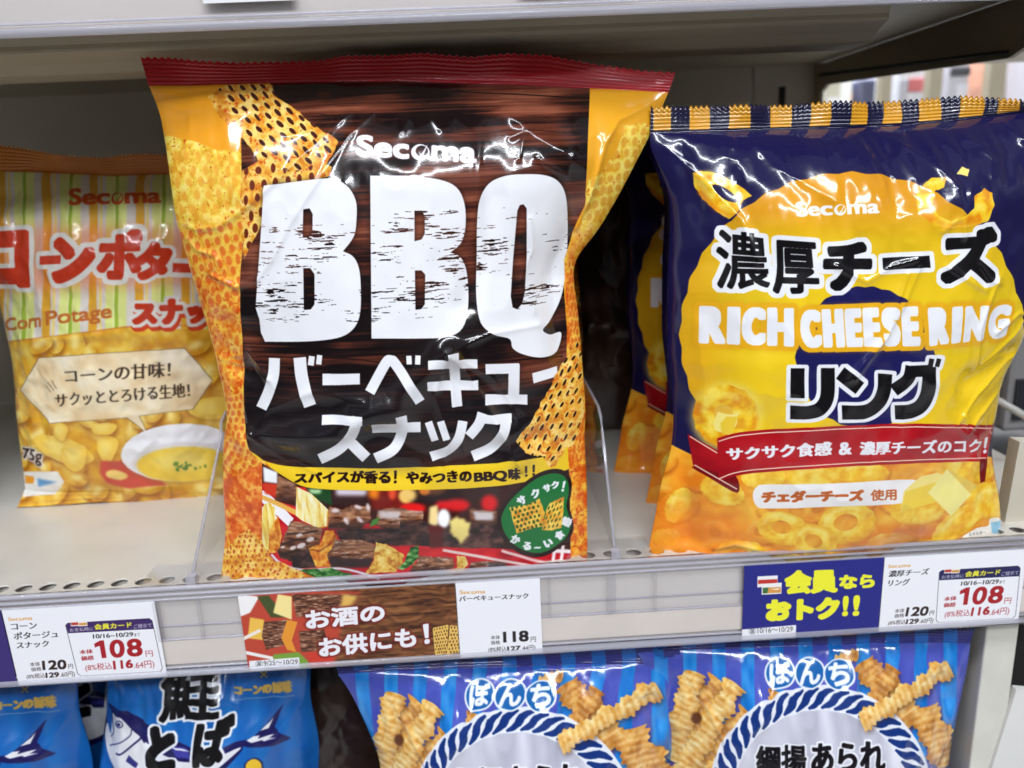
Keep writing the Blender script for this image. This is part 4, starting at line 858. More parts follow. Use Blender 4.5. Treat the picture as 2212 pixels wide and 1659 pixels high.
def paint_cheese(B):
    c = B.canvas((25, 22, 68))
    BLK, NV = (16, 15, 18), (28, 27, 84)
    # yellow disc with a serrated edge
    a = np.linspace(0, 2*math.pi, 241)[:-1]; rr = 1+.008*(np.abs(((a*36/math.pi) % 2)-1)*2-1)
    dp = np.stack([1840+371*np.cos(a)*rr, 722+350*np.sin(a)*rr], 1)
    rows = np.interp(np.arange(c.h), [B.warp(np.array([[1840., y]]))[0, 1] for y in (372, 450, 520, 700, 950)], [0, .1, .8, 1, .85])[:, None, None]
    tt = (np.array((222, 150, 24))*(1-rows)+np.array((240, 204, 32))*rows)/255*np.ones((1, c.w, 1)); tt = tt.astype(np.float32)
    n = fbm(c.h, c.w, 160*c.k, 160*c.k, 4, 3)[..., None]; tt = tt*(1-.10*np.clip(n-.5, 0, 1)*2).astype(np.float32)
    disc = c.full(c.fill(dp, tt))
    edge_l = c.fill(ell(1480, 760, 70, 300), (226, 150, 24), alpha=.55, soft=40, clip=disc)
    a2 = np.linspace(0, 2*math.pi, 181)[:-1]; rr2 = 1+.012*(np.abs(((a2*26/math.pi) % 2)-1)*2-1)
    c.fill(np.stack([1869+150*np.cos(a2)*rr2, 772+153*np.sin(a2)*rr2], 1), NV)
    # ring pile at the bottom
    org = tex(c, 0, 0, 61, 40, 60, 3, ((.1, (232, 130, 28)), (.5, (242, 160, 40)), (.9, (252, 196, 66))))
    yel = tex(c, 0, 0, 62, 18, 18, 3, ((.1, (236, 168, 36)), (.5, (246, 198, 56)), (.9, (250, 218, 92))))
    pile = c.full(c.fill([(1380, 1000), (1450, 960), (1500, 985), (1560, 1015), (1700, 1000), (2000, 975), (2130, 985), (2200, 1000), (2260, 1330), (1340, 1330)], org))
    rgp = np.random.RandomState(12)
    rings(c, [(rgp.uniform(1410, 2170), rgp.uniform(1000, 1260), rgp.uniform(36, 56), rgp.uniform(24, 36), rgp.uniform(-40, 40), rgp.choice([0, .36, .4])) for _ in range(46)], org, (255, 214, 110), clip=pile, sh=(190, 96, 16))
    rings(c, [(1760, 1030, 60, 28, 0, 0), (1560, 1060, 50, 30, 20, 0), (1860, 1020, 60, 24, 0, 0), (2090, 1010, 60, 30, 10, 0), (1650, 1030, 50, 26, 0, 0), (1980, 1100, 60, 34, 0, 0), (2140, 1080, 50, 40, 0, 0),
              (1465, 1090, 40, 26, -60, 0), (1440, 1160, 30, 20, 0, 0), (1600, 1200, 60, 34, 0, .4), (1690, 1140, 56, 36, 10, .4), (1830, 1130, 64, 44, -10, .42), (1760, 1170, 50, 36, 20, .4), (1930, 1180, 60, 30, 0, 0), (2070, 1130, 70, 26, -38, 0), (2010, 1190, 70, 24, 10, 0),
              (1560, 1230, 50, 30, 0, 0), (1700, 1225, 60, 30, 0, .3), (1850, 1220, 60, 30, 0, .3), (2100, 1190, 50, 26, -20, .3), (1900, 1270, 90, 30, 0, 0)], yel, (255, 240, 150), clip=pile)
    c.fill([(1500, 1080), (1640, 1140), (1560, 1240), (1400, 1240), (1400, 1120)], (236, 130, 44), alpha=.55, soft=22, clip=pile)
    c.fill([(1820, 1180), (1990, 1130), (2030, 1150), (1860, 1230)], (214, 118, 70), alpha=.55, soft=9, clip=pile)
    # flying rings
    ringt = tex(c, 0, 0, 63, 22, 22, 4, ((.1, (228, 140, 20)), (.5, (246, 196, 36)), (.9, (252, 224, 90))))
    P = wob([(1496, 373), (1512, 369), (1540, 372), (1566, 382), (1600, 402), (1624, 423), (1606, 432), (1598, 452), (1574, 473), (1545, 455), (1518, 430), (1500, 400)], .8, 3)
    c.fill(P, ringt, holes=[spl([(1537, 400), (1560, 402), (1586, 420), (1592, 436), (1572, 434), (1550, 420)], 4)]); c.fill(stroke([(1498, 378), (1530, 372), (1575, 390)], 9), (255, 236, 90), alpha=.7, soft=3)
    c.fill(stroke([(1510, 412), (1545, 450), (1576, 466)], 10), (226, 130, 20), alpha=.6, soft=3)
    P = wob(C3([(1640, 1050), (1680, 1025), (1762, 1020), (1755, 1075), (1700, 1100), (1680, 1170), (1715, 1240), (1790, 1275), (1880, 1240), (1925, 1200), (1920, 1130), (1980, 1085), (2030, 1110), (2040, 1180), (2000, 1270), (1920, 1300), (1800, 1315), (1690, 1300), (1600, 1220), (1590, 1120)]), 1.0, 4, 3)
    c.fill(P, ringt); c.fill(stroke(C3([(1610, 1090), (1650, 1060), (1740, 1040)]), 8), (255, 240, 120), alpha=.7, soft=3); c.fill(stroke(C3([(1640, 1230), (1760, 1300), (1960, 1280)]), 9), (224, 130, 24), alpha=.6, soft=4)
    c.fill(wob(C3([(1825, 1000), (1850, 960), (1890, 975), (1880, 1015)]), .8, 5, 3), (250, 220, 120))
    c.fill(ell(1570, 900, 78, 76), (250, 228, 110), alpha=.7, soft=7); rings(c, [(1567, 897, 70, 67, 0, .30)], ringt, (255, 240, 120)); c.fill(wob([(1540, 915), (1552, 890), (1575, 895), (1595, 892), (1590, 918), (1578, 938), (1545, 930)], 1, 6, 3), (250, 232, 130))
    c.fill(wob([(1556, 915), (1570, 900), (1592, 900), (1582, 936), (1560, 936)], 1, 6, 3), (240, 204, 60))
    # logo
    secoma(c, ((1718, 435), (1899, 430), (1899, 461), (1720, 469)), WHT, 1.6)
    W_ = WHT; big = ((15, W_),)
    TL = [('濃', ((1548, 492), (1654, 508), (1664, 622), (1546, 626)), 2.2), ('厚', ((1668, 517), (1763, 524), (1772, 636), (1670, 634)), 2.9), ('チ', ((1780, 524), (1882, 522), (1884, 630), (1780, 628)), 7), ('ズ', ((2030, 497), (2155, 488), (2162, 610), (2032, 614)), 8)]
    KS = [([(1218, 562), (1216, 692)], 62), ([(1352, 562), (1350, 680), (1318, 736), (1262, 756), (1186, 756)], 60), ([(1408, 584), (1490, 650)], 62), ([(1604, 588), (1596, 660), (1566, 720), (1510, 752), (1412, 756)], 62),
          ([(1716, 552), (1700, 610), (1640, 660)], 54), ([(1700, 576), (1812, 572)], 50), ([(1796, 556), (1790, 660), (1762, 722), (1716, 750), (1646, 756)], 62), ([(1806, 520), (1800, 556)], 22), ([(1838, 520), (1830, 556)], 20)]
    for P, w_ in KS: c.fill(stroke(spl(C6(P), 6, False), w_*.4923), WHT, grow=8)
    for P, w_ in KS: c.fill(stroke(spl(C6(P), 6, False), w_*.4923), BLK)
    bar = [(1906, 557), (2008, 552), (2010, 578), (1907, 583)]
    c.fill(bar, W_, grow=9)
    for t, q, g in TL: c.text(t, q, W_, g=g, outl=((9, W_),))
    for t, q, g in TL: c.text(t, q, BLK, g=g)
    c.fill(bar, BLK)
    # english name, letter shapes fattened
    OR = (232, 172, 30)
    segs = [('RICH', ((1512, 660), (1714, 665), (1714, 749), (1510, 742))), ('CHEESE', ((1727, 669), (1982, 661), (1988, 748), (1733, 752))), ('RING', ((2004, 664), (2192, 657), (2176, 730), (2008, 748)))]
    WD = {'RICH': (1.1, .5, 1, 1.1), 'CHEESE': (1, 1.05, .8, .8, .9, .85), 'RING': (1.05, .5, 1.1, 1.15)}
    for t, q in segs: word(c, t, q, OR, widths=WD[t], gap=.06, g=7, outl=((9, OR),), glow=(7, (200, 140, 20), .5))
    for t, q in segs: word(c, t, q, W_, widths=WD[t], gap=.10, g=6.2)
    # red ribbon
    RD = tex(c, 0, 0, 65, 60, 120, 3, ((.1, (150, 14, 26)), (.5, (176, 20, 30)), (.9, (196, 30, 40))))
    c.fill([(1485, 937), (1549, 972), (1560, 1040), (1592, 1062), (1590, 1028), (1549, 1027), (1500, 1010), (1497, 1003)], RD)
    c.fill(spl([(1494, 1008), (1530, 1030), (1592, 1064), (1590, 1028), (1552, 1020)], 4), (118, 14, 20))
    rb = np.concatenate([spl([(1549, 946), (1600, 933), (1714, 925), (1850, 918), (1990, 915), (2150, 918)], 5, False), spl([(2130, 996), (1960, 1001), (1714, 1015), (1600, 1026), (1552, 1040)], 5, False)])
    c.fill(rb, RD); c.fill([(2116, 992), (2133, 990), (2128, 1040), (2118, 1044)], (120, 14, 20))
    for P in ([(1552, 953), (1600, 940), (1714, 932), (1850, 925), (1990, 922), (2146, 925)], [(1552, 1034), (1600, 1019), (1714, 1008), (1960, 994), (2130, 989)], [(1490, 942), (1549, 978)], [(1500, 1004), (1592, 1056)]):
        c.fill(stroke(spl(P, 5, False), 2.2), (250, 226, 200))
    for t, q, g in (('サクサク食感', ((1568, 966), (1797, 952), (1797, 984), (1570, 995)), 1.5), ('&', ((1811, 955), (1840, 953), (1840, 982), (1812, 984)), 1.6), ('濃厚チーズのコク', ((1857, 953), (2122, 946), (2120, 978), (1857, 984)), 1.5), ('！', ((2127, 944), (2136, 944), (2132, 980), (2124, 980)), 1.6)):
        c.text(t, q, WHT, g=g)
    # pill and cheese cubes
    c.fill(spl([(1626, 1070), (1634, 1052), (1660, 1046), (1800, 1044), (1975, 1036), (1990, 1060), (1950, 1086), (1800, 1094), (1660, 1098), (1634, 1092)], 5), (244, 240, 238))
    c.text('チェダーチーズ', ((1645, 1059), (1866, 1056), (1866, 1083), (1645, 1087)), (196, 92, 26), g=2.4); c.text('使用', ((1880, 1057), (1937, 1055), (1937, 1080), (1880, 1082)), (196, 92, 26), g=.9)
    c.fill([(1944, 1106), (1952, 1060), (1990, 1028), (2025, 1020), (2068, 1040), (2030, 1080)], (246, 224, 130)); c.fill([(1944, 1106), (1956, 1062), (2040, 1034), (2028, 1082)], (240, 206, 70))
    c.fill([(2046, 1012), (2112, 1048), (2090, 1070), (2060, 1050)], (232, 196, 84)); c.fill([(2045, 1013), (2098, 1068), (2055, 1115), (2004, 1064)], (246, 232, 140))
    c.fill(spl([(2075, 1165), (2110, 1140), (2135, 1135), (2138, 1120), (2165, 1125), (2168, 1200), (2080, 1200)], 3), (240, 236, 226)); c.text('エネルギー', ((2092, 1150), (2130, 1145), (2130, 1152), (2092, 1158)), (40, 40, 60), g=.3); c.fill([(2140, 1128), (2162, 1124), (2164, 1148), (2142, 1152)], (150, 200, 224))
    # seal with bars
    c.fill([(1380, 200), (2360, 180), (2360, 232), (2213, 243), (2032, 264), (1946, 271), (1796, 277), (1619, 282), (1390, 288)], (24, 21, 58))
    for a, b_ in ((75, 175), (285, 400), (512, 630), (748, 865), (980, 1098), (1212, 1308), (1400, 1498), (1603, 1730), (1840, 1970), (2060, 2180), (2290, 2400)):
        x0, x1 = 1383+.3751*a, 1383+.3751*b_; f = lambda x: np.interp(x, [1405, 1619, 1796, 1946, 2032, 2213, 2330], [282, 277, 271, 266, 259, 238, 228])
        c.fill([(x0, 200), (x1, 200), (x1+.5, f(x1)), (x0, f(x0))], (224, 160, 34))
    # bars at the foot of the bag
    for i in range(12): c.fill([(1400+i*70, 1222), (1436+i*70, 1222), (1436+i*70, 1262), (1400+i*70, 1262)], (28, 26, 70), clip=None)
    return c.image('cheese_print')

# ------------------------------------------------------------------ pale corn bag
K1 = lambda P: [(.3647*x, .3647*y) for x, y in P]; K4 = lambda P: [(.3647*x, 518.6+.3647*y) for x, y in P]
YK = atZ(250, 1078, 0).y
corn = Bag(YK, [(-90, 372), (-70, 450), (-40, 560), (-5, 640), (15, 723), (29, 792), (36, 912), (48, 1000), (56, 1066), (58, 1085)],
           [(560, 372), (552, 450), (545, 560), (540, 700), (532, 850), (520, 960), (510, 1040), (508, 1068)],
           [(-90, 372), (0, 368), (60, 366), (130, 372), (200, 376), (240, 378), (370, 374), (460, 372), (560, 372)],
           [(-95, 312), (0, 318), (60, 326), (130, 338), (170, 342), (220, 344), (300, 336), (370, 338), (460, 330), (560, 322)], .030, back=.028, nx=170, ny=200, scale=.8, seed=55,
           creases=[([(70, 740), (120, 720), (300, 700)], .0007, .002), ([(110, 690), (118, 720)], .0008, .0014), ([(370, 520), (380, 640), (372, 760)], .0008, .003), ([(60, 900), (200, 890), (330, 870)], .0006, .002)],
           dents=[([(60, 380), (90, 560)], -.002, .008), ([(300, 380), (330, 560)], .002, .01)], crump=.00055, crs=.017, pleat=.0011, zig=(70, .0016))
def paint_corn(B):
    c = B.canvas((232, 170, 60)); RD, W_ = (196, 56, 28), (226, 220, 212)
    c.fill([(-140, 340), (620, 340), (620, 760), (-140, 760)], (220, 212, 202))
    sl = -.02
    for k in range(-2, 7):
        o = 100*k
        for x, w_, cc in ((53, 46, (224, 230, 140)), (53, 9, (158, 186, 60)), (3, 18, (226, 168, 52)), (19, 6, (240, 216, 130))):
            c.fill([(o+x-w_/2, 340), (o+x+w_/2, 340), (o+x+w_/2-4, 760), (o+x-w_/2-4, 760)], cc)
        c.fill([(o+47, 340), (o+50, 340), (o+46, 760), (o+43, 760)], (238, 240, 170))
    pf = tex(c, 0, 0, 71, 30, 30, 3, ((.1, (206, 140, 34)), (.5, (226, 172, 52)), (.9, (240, 204, 90))))
    fld = c.full(c.fill([(-140, 735), (20, 738), (150, 722), (273, 705), (420, 712), (620, 700), (620, 1140), (-140, 1140)], pf))
    c.fill(stroke([(18, 738), (150, 722), (273, 706), (420, 702)], 3), (206, 130, 50)); 
    rg = np.random.RandomState(8)
    for i in range(95):
        x, y = rg.uniform(-20, 560), rg.uniform(725, 1075); rx, ry, ro = rg.uniform(20, 34), rg.uniform(14, 20), rg.uniform(0, 180)
        c.fill(ell(x+5, y+8, rx, ry, ro), (150, 80, 12), alpha=.75, soft=4, clip=fld); c.fill(ell(x, y, rx, ry, ro), pf, clip=fld); c.fill(ell(x-3, y-4, rx*.6, ry*.5, ro), (254, 236, 150), alpha=.8, soft=4, clip=fld)
    for P in ([(210, 1160), (420, 1180), (560, 1290), (440, 1330), (250, 1260)], [(380, 1210), (500, 1220), (500, 1330), (440, 1370), (370, 1300)], [(580, 1160), (700, 1190), (650, 1320), (590, 1280)], [(340, 1080), (400, 1110), (370, 1190), (320, 1140)], [(1140, 960), (1320, 930), (1330, 1040), (1220, 1060), (1120, 1020)], [(550, 1090), (690, 1090), (650, 1150), (560, 1140)]):
        Q = spl(K4(P), 5); c.fill(Q+np.array([4, 6]), (176, 104, 20), alpha=.5, soft=5, clip=fld); c.fill(Q, (240, 198, 78), clip=fld); ce = Q.mean(0); c.fill(ce+(Q-ce)*.6-3, (252, 230, 130), alpha=.6, soft=5, clip=fld)
    c.fill(K4([(590, 1310), (740, 1300), (900, 1380), (990, 1450), (760, 1470), (640, 1440), (590, 1380)]), (206, 70, 50), soft=2); c.fill(ell(*K4([(690, 1390)])[0], 24, 10, 8), (240, 204, 110), soft=1)
    c.fill(K4([(140, 1370), (340, 1370), (380, 1430), (330, 1500), (150, 1510)]), (232, 228, 220)); c.fill(K4([(150, 1390), (200, 1400), (200, 1440), (150, 1440)]), (226, 150, 40)); c.fill(K4([(220, 1410), (340, 1430), (230, 1460)]), (90, 150, 200), soft=2)
    # red glow, name
    for q in ([(-40, 490), (410, 490), (420, 615), (-40, 630)],): c.fill(q, (222, 96, 50), alpha=.45, soft=12)
    T = [('コ', ((-36, 502), (62, 496), (66, 620), (-36, 622)), 11), ('ン', ((112, 512), (205, 520), (200, 608), (112, 612)), 8), ('ポ', ((214, 500), (306, 494), (304, 606), (206, 604)), 5.5), ('タ', ((298, 520), (372, 526), (362, 608), (288, 604)), 5),
         ('ス', ((287, 655), (336, 655), (338, 700), (285, 702)), 4.4), ('ナ', ((345, 645), (394, 645), (394, 700), (345, 702)), 4.4), ('ッ', ((405, 660), (445, 660), (445, 698), (405, 700)), 4), ('ク', ((455, 650), (500, 650), (500, 700), (455, 702)), 4.4)]
    bars = ([(86, 553), (130, 551), (130, 570), (86, 572)], [(372, 568), (440, 570), (440, 590), (372, 588)])
    for t, q, g in T[4:]: c.text(t, (np.array(q)+np.array([4, 8])), (206, 70, 40), g=g, outl=((7, (206, 70, 40)),))
    for b_ in bars: c.fill(b_, W_, grow=9)
    for t, q, g in T: c.text(t, q, W_, g=g, outl=((9 if g > 5 else 6, W_),))
    for t, q, g in T: c.text(t, q, RD, g=g)
    for b_ in bars: c.fill(b_, RD)
    secoma(c, ((148, 406), (346, 405), (346, 439), (148, 444)), (206, 78, 30), 1.8)
    BR = (196, 110, 50)
    c.text('Corn', ((10, 688), (89, 674), (89, 706), (12, 716)), BR, g=1.2); c.text('Potage', ((98, 672), (241, 655), (241, 696), (100, 712)), BR, g=1.2)
    # speech bubble
    bub = K4([(120, 890), (230, 698), (700, 665), (1090, 642), (1255, 830), (1140, 1000), (820, 1040), (872, 1145), (750, 1050), (300, 1082)])
    bt = tex(c, 0, 0, 73, 40, 50, 3, ((.1, (226, 196, 150)), (.5, (240, 222, 184)), (.9, (248, 236, 210))))
    c.fill(bub, (96, 74, 40), grow=1.3); c.fill(bub, bt)
    for a in ((265, 860, 300, 900), (280, 840, 320, 890), (305, 830, 335, 880)): c.fill(stroke(K4([(a[0], a[1]), (a[2], a[3])]), 1.5), (90, 70, 50))
    DB = (64, 48, 36)
    c.text('コーンの甘味！', ((138, 797), (368, 780), (368, 815), (140, 829)), DB, g=.7)
    c.text('サクッととろける生地！', ((118, 850), (408, 826), (410, 858), (120, 880)), DB, g=.7)
    # bowl of soup
    c.fill(ell(390, 980, 130, 66, -3), (150, 100, 40), alpha=.4, soft=6); c.fill(ell(388, 977, 127, 62, -3), (240, 240, 244)); c.fill(ell(396, 996, 112, 42, -3), (224, 222, 226), soft=2)
    sp_ = c.full(c.fill(ell(398, 1002, 104, 38, -2), (238, 200, 60), soft=2)); c.fill(ell(390, 996, 60, 20), (246, 224, 120), alpha=.7, soft=8)
    for i in range(26): x, y = rg.normal(408, 16), rg.normal(1008, 6); c.fill(ell(x, y, rg.uniform(2, 5), rg.uniform(1.5, 3), rg.uniform(0, 180)), (70+rg.randint(40), 120+rg.randint(30), 40))
    c.text('75g', ((48, 966), (90, 972), (90, 1008), (48, 996)), W_, g=2, outl=((3, W_),)); c.text('75g', ((48, 966), (90, 972), (90, 1008), (48, 996)), (70, 40, 30), g=1)
    c.fill([(-140, 300), (620, 300), (620, 374), (460, 374), (370, 376), (240, 380), (130, 374), (0, 370), (-140, 372)], (206, 122, 34))
    return c.image('corn_print')

# ------------------------------------------------------------------ blue fish bag
G8 = lambda P: [(207.4+.2266*x, 1400+.2266*y) for x, y in P]
fish = Bag(.040, [(226, 1400), (232, 1450), (232, 1520), (222, 1600), (214, 1660), (205, 1800), (200, 1950), (205, 2230)], [(672, 1385), (672, 1440), (668, 1500), (682, 1560), (690, 1600), (688, 1660), (684, 1800), (680, 2210)],
           [(226, 1400), (450, 1395), (672, 1385)], [(222, 1352), (450, 1345), (676, 1335)], .028, back=.026, nx=150, ny=260, scale=.85, seed=81,
           creases=[([(270, 1520), (330, 1540), (345, 1560)], .0008, .0016), ([(660, 1500), (640, 1520), (600, 1570), (540, 1650)], .0009, .003), ([(480, 1480), (500, 1470), (530, 1485)], .0009, .0014), ([(300, 1480), (262, 1520), (290, 1550)], .0006, .002)], crump=.00045, crs=.022)
def paint_fish(B):
    c = B.canvas((18, 92, 170)); n = fbm(c.h, c.w, 300*c.k, 60*c.k, 5, 3)[..., None]
    c.a[:] = (np.array((12, 76, 150))*(1-n)+np.array((30, 120, 204))*n)/255
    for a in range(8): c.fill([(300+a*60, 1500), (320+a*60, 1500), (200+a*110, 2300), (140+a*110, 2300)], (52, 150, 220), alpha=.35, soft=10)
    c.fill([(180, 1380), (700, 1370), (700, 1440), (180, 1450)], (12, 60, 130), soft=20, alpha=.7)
    NV = (26, 24, 84); WF = (226, 226, 230)
    c.fill(spl(G8([(75, 700), (90, 900), (150, 1100), (190, 1300), (500, 1500), (900, 1420), (1200, 1180), (1400, 950), (1180, 1000), (900, 1000), (700, 930), (480, 800), (300, 680), (170, 600), (130, 640)]), 5), NV)
    c.fill(spl(G8([(160, 620), (90, 760), (100, 930), (160, 1120), (260, 1300), (520, 1440), (900, 1360), (1180, 1130), (1380, 950), (1150, 1030), (900, 1090), (680, 1040), (480, 900), (330, 760), (230, 650)]), 5), WF)
    c.fill(G8([(115, 515), (180, 560), (300, 600), (500, 720), (760, 880), (960, 990), (1180, 960), (1320, 900), (1480, 860), (1620, 730), (1790, 520), (1700, 750), (1740, 800), (1860, 860), (1700, 930), (1560, 950), (1400, 940), (1180, 1020), (900, 1010), (700, 950), (470, 790), (250, 660), (170, 620), (130, 580)]), NV)
    c.fill(G8([(860, 960), (700, 920), (760, 1040), (900, 1060)]), (60, 60, 150)); c.fill(G8([(700, 930), (860, 980), (900, 1000), (760, 970)]), WF)
    for P in ([(1430, 880), (1500, 840), (1560, 830), (1540, 860), (1700, 820), (1640, 860), (1480, 900)], [(1560, 790), (1650, 710), (1690, 660), (1640, 770)], [(1560, 870), (1720, 850), (1600, 890)]): c.fill(G8(P), WF)
    c.fill(G8([(90, 640), (130, 800), (140, 810), (160, 620), (130, 560)]), (30, 90, 170)); c.fill(stroke(G8([(150, 560), (160, 700), (170, 800), (140, 850)]), 2), NV)
    c.fill(ell(*G8([(222, 722)])[0], 9, 9), NV); c.fill(ell(*G8([(222, 722)])[0], 6.6, 6.6), WF); c.fill(ell(*G8([(216, 726)])[0], 4, 4), NV)
    for P, w_ in (([(130, 930), (230, 900), (320, 840), (340, 770)], 2.4), ([(190, 1000), (240, 1010), (340, 930), (430, 850), (410, 780)], 4), ([(430, 850), (465, 900)], 3)): c.fill(stroke(spl(G8(P), 5, False), w_), NV)
    c.fill(G8([(310, 1020), (350, 1060), (400, 1100), (380, 1144), (280, 1080)]), (50, 50, 120))
    K = (16, 15, 18); W_ = (228, 230, 236)
    T = [('鮭', ((352, 1440), (476, 1438), (472, 1556), (340, 1562)), 3.6, 5), ('と', ((322, 1568), (382, 1574), (378, 1668), (308, 1668)), 8, 5), ('ば', ((420, 1560), (512, 1540), (478, 1655), (412, 1662)), 5.5, 5)]
    for t, q, g, o in T: c.text(t, q, W_, g=g, outl=((o, W_),))
    for t, q, g, o in T: c.text(t, q, K, g=g)
    c.text('コーンの旨味', ((503, 1482), (630, 1468), (630, 1497), (504, 1504)), (196, 156, 72), g=2.0); c.text('×', ((560, 1450), (578, 1448), (578, 1464), (560, 1466)), (196, 156, 72), g=.5)
    c.fill(stroke([(497, 1513), (560, 1507), (636, 1503)], 1.6), (120, 150, 190))
    P = spl(G8([(1430, 1150), (1440, 1090), (1500, 1060), (1570, 1100), (1560, 1180)]), 4); c.fill(P, NV, grow=3); c.fill(P, (232, 190, 50))
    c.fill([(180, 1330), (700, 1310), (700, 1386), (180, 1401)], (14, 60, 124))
    return c.image('fish_print')

# ------------------------------------------------------------------ striped rope bag
E8 = lambda P: [(1106+.5001*x, 1123.6+.5001*y) for x, y in P]
rope = Bag(.016, [(1378, 1412), (1400, 1450), (1426, 1524), (1446, 1599), (1440, 1660), (1436, 1800), (1440, 2100), (1440, 2280)], [(2096, 1390), (2092, 1424), (2078, 1499), (2060, 1580), (2051, 1624), (2040, 1800), (2030, 2100), (2030, 2260)],
           [(1378, 1412), (1500, 1404), (1700, 1396), (1900, 1390), (2096, 1390)], [(1374, 1378), (1500, 1374), (1700, 1364), (1900, 1358), (2100, 1356)], .030, back=.026, nx=220, ny=300, scale=.95, seed=93,
           creases=[([(1484, 1412), (1478, 1440), (1500, 1480), (1515, 1500), (1535, 1540)], .0016, .0012), ([(1535, 1540), (1550, 1570)], .0012, .001), ([(1976, 1396), (1985, 1430), (2010, 1446), (2020, 1420)], .0018, .0014), ([(1630, 1490), (1680, 1420), (1690, 1410)], .0014, .0014),
                    ([(1770, 1440), (1790, 1400)], .0014, .0012), ([(1600, 1530), (1640, 1490)], .0012, .0012), ([(1398, 1420), (1440, 1500), (1450, 1560)], .0014, .002), ([(1930, 1395), (1960, 1470)], .0010, .0018)],
           dents=[([(1480, 1400), (1540, 1560)], -.0025, .006), ([(2000, 1400), (2040, 1500)], -.003, .006), ([(1800, 1400), (1760, 1480)], -.002, .006)], crump=.0005, crs=.026, pleat=.0011, zig=(90, .0014))
def paint_rope(B):
    c = B.canvas((62, 64, 150)); k = c.k
    n = fbm(c.h, c.w, 60*k, 60*k, 5, 3)[..., None]; c.a[:] = (np.array((54, 64, 160))*(1-n)+np.array((92, 102, 194))*n)/255
    bl = tex(c, 0, 0, 90, 60, 20, 2, ((.1, (20, 104, 186)), (.5, (32, 124, 206)), (.9, (60, 150, 222))))
    for i in range(-2, 14):
        x = 1412+62.6*i; c.fill([(x, 1350), (x+29, 1350), (x+29-1.5*(i-5)*.9, 1750), (x-1.5*(i-5)*.9, 1750)], bl)
    cr = tex(c, 0, 0, 91, 12, 14, 5, ((.08, (204, 138, 52)), (.4, (234, 178, 84)), (.65, (244, 202, 116)), (.92, (252, 228, 160))))
    cd_ = tex(c, 0, 0, 92, 16, 16, 4, ((.08, (166, 98, 34)), (.45, (218, 150, 64)), (.7, (232, 172, 84)), (.95, (244, 202, 124))))
    def stick(P0, P1, w0, w1, t, seed, nn=14):
        P0, P1 = np.array(P0, float), np.array(P1, float); d = P1-P0; L = np.linalg.norm(d); d /= L; nrm = np.array([-d[1], d[0]]); rg = np.random.RandomState(seed)
        N = int(L/13)*2; up = []; dn = []
        for i in range(N+1):
            s_ = i/N; w_ = (w0+(w1-w0)*s_)*(.86+.14*math.sin(i*.9+seed)); z = 3.0 if i % 2 else -2.2; of = nrm*3*math.sin(i*.55+seed)
            up.append(P0+of+d*L*s_+nrm*(w_/2+z+rg.uniform(-1.5, 1.5))); dn.append(P0+of+d*(L*s_+5)-nrm*(w_/2-z+rg.uniform(-1.5, 1.5)))
        O = np.array(up+dn[::-1]); c.fill(O+np.array([3, 6]), (50, 28, 20), alpha=.5, soft=5); m_ = c.full(c.fill(spl(O, 3), t))
        c.fill(stroke([P0-nrm*w0*.42, P1-nrm*w1*.42] if nrm[1] < 0 else [P0+nrm*w0*.42, P1+nrm*w1*.42], 15), (150, 86, 34), alpha=.55, soft=7, clip=m_)
        for i in range(N//2):
            a = P0+d*L*(2*i+1.3)/N; w_ = (w0+(w1-w0)*i*2/N)*.5; k_ = rg.uniform(.5, 1)
            c.fill(stroke(spl([a-nrm*w_*k_+d*5, a-nrm*w_*.2, a+nrm*w_*.9-d*4], 4, False), 4.0), (176, 116, 52), alpha=.38, soft=3, clip=m_)
            a = a+d*6; c.fill(stroke(spl([a-nrm*w_*.8+d*4, a, a+nrm*w_*.7-d*3], 4, False), 4.0), (255, 246, 214), alpha=.5, soft=3, clip=m_)
    stick((1690, 1500), (1590, 1660), 60, 50, cd_, 1); stick((1560, 1470), (1470, 1600), 66, 60, cd_, 2); stick((1620, 1540), (1480, 1700), 60, 60, cd_, 9); stick((1800, 1425), (1850, 1410), 26, 30, cd_, 3); stick((1860, 1430), (1980, 1560), 60, 70, cd_, 4); stick((1990, 1530), (2050, 1650), 80, 70, cd_, 6)
    stick((1930, 1440), (1880, 1540), 46, 50, cd_, 10)
    stick((1500, 1450), (1450, 1640), 56, 70, cr, 5); stick((1590, 1475), (1470, 1680), 52, 64, cr, 7); stick((1650, 1560), (1500, 1720), 46, 60, cr, 8)
    c.fill(ell(1505, 1552, 12, 12), (96, 50, 24), soft=2)
    # rope ring
    cx, cy, R1, R0 = 1771, 1722, 238, 188
    silver = tex(c, 0, 0, 95, 200, 40, 2, ((.1, (176, 176, 190)), (.5, (200, 200, 212)), (.9, (228, 228, 236))))
    c.fill(ell(cx, cy, R1+4, R1+4, 0, 60), (228, 230, 238)); c.fill(ell(cx, cy, R0, R0, 0, 60), silver)
    for i in range(44):
        a = 2*math.pi*i/44; P = []
        for s_ in np.linspace(0, 1, 7): rr = R0+4+(R1-R0-7)*s_; aa = a+.13*(s_-.5)*2+.03*math.sin(s_*math.pi*2); P.append((cx+rr*math.cos(aa), cy+rr*math.sin(aa)))
        c.fill(stroke(P, [5, 13, 17, 18, 17, 13, 5]), (22, 52, 120))
    c.fill([(1600, 1640), (1680, 1900), (1600, 1900)], (236, 200, 196), alpha=.5, soft=20)
    stick((2052, 1440), (1862, 1560), 46, 44, cr, 11); 
    # name in three discs
    for x, y, t in ((1684, 1454, 'ぼ'), (1749, 1454, 'ん'), (1812, 1456, 'ち')):
        c.fill(ell(x, y, 34, 36), (232, 234, 240)); c.fill(ell(x, y, 30, 32), (24, 98, 168)); c.ch(t, x, y, 46, 50, -3, (236, 238, 244), g=2.1)
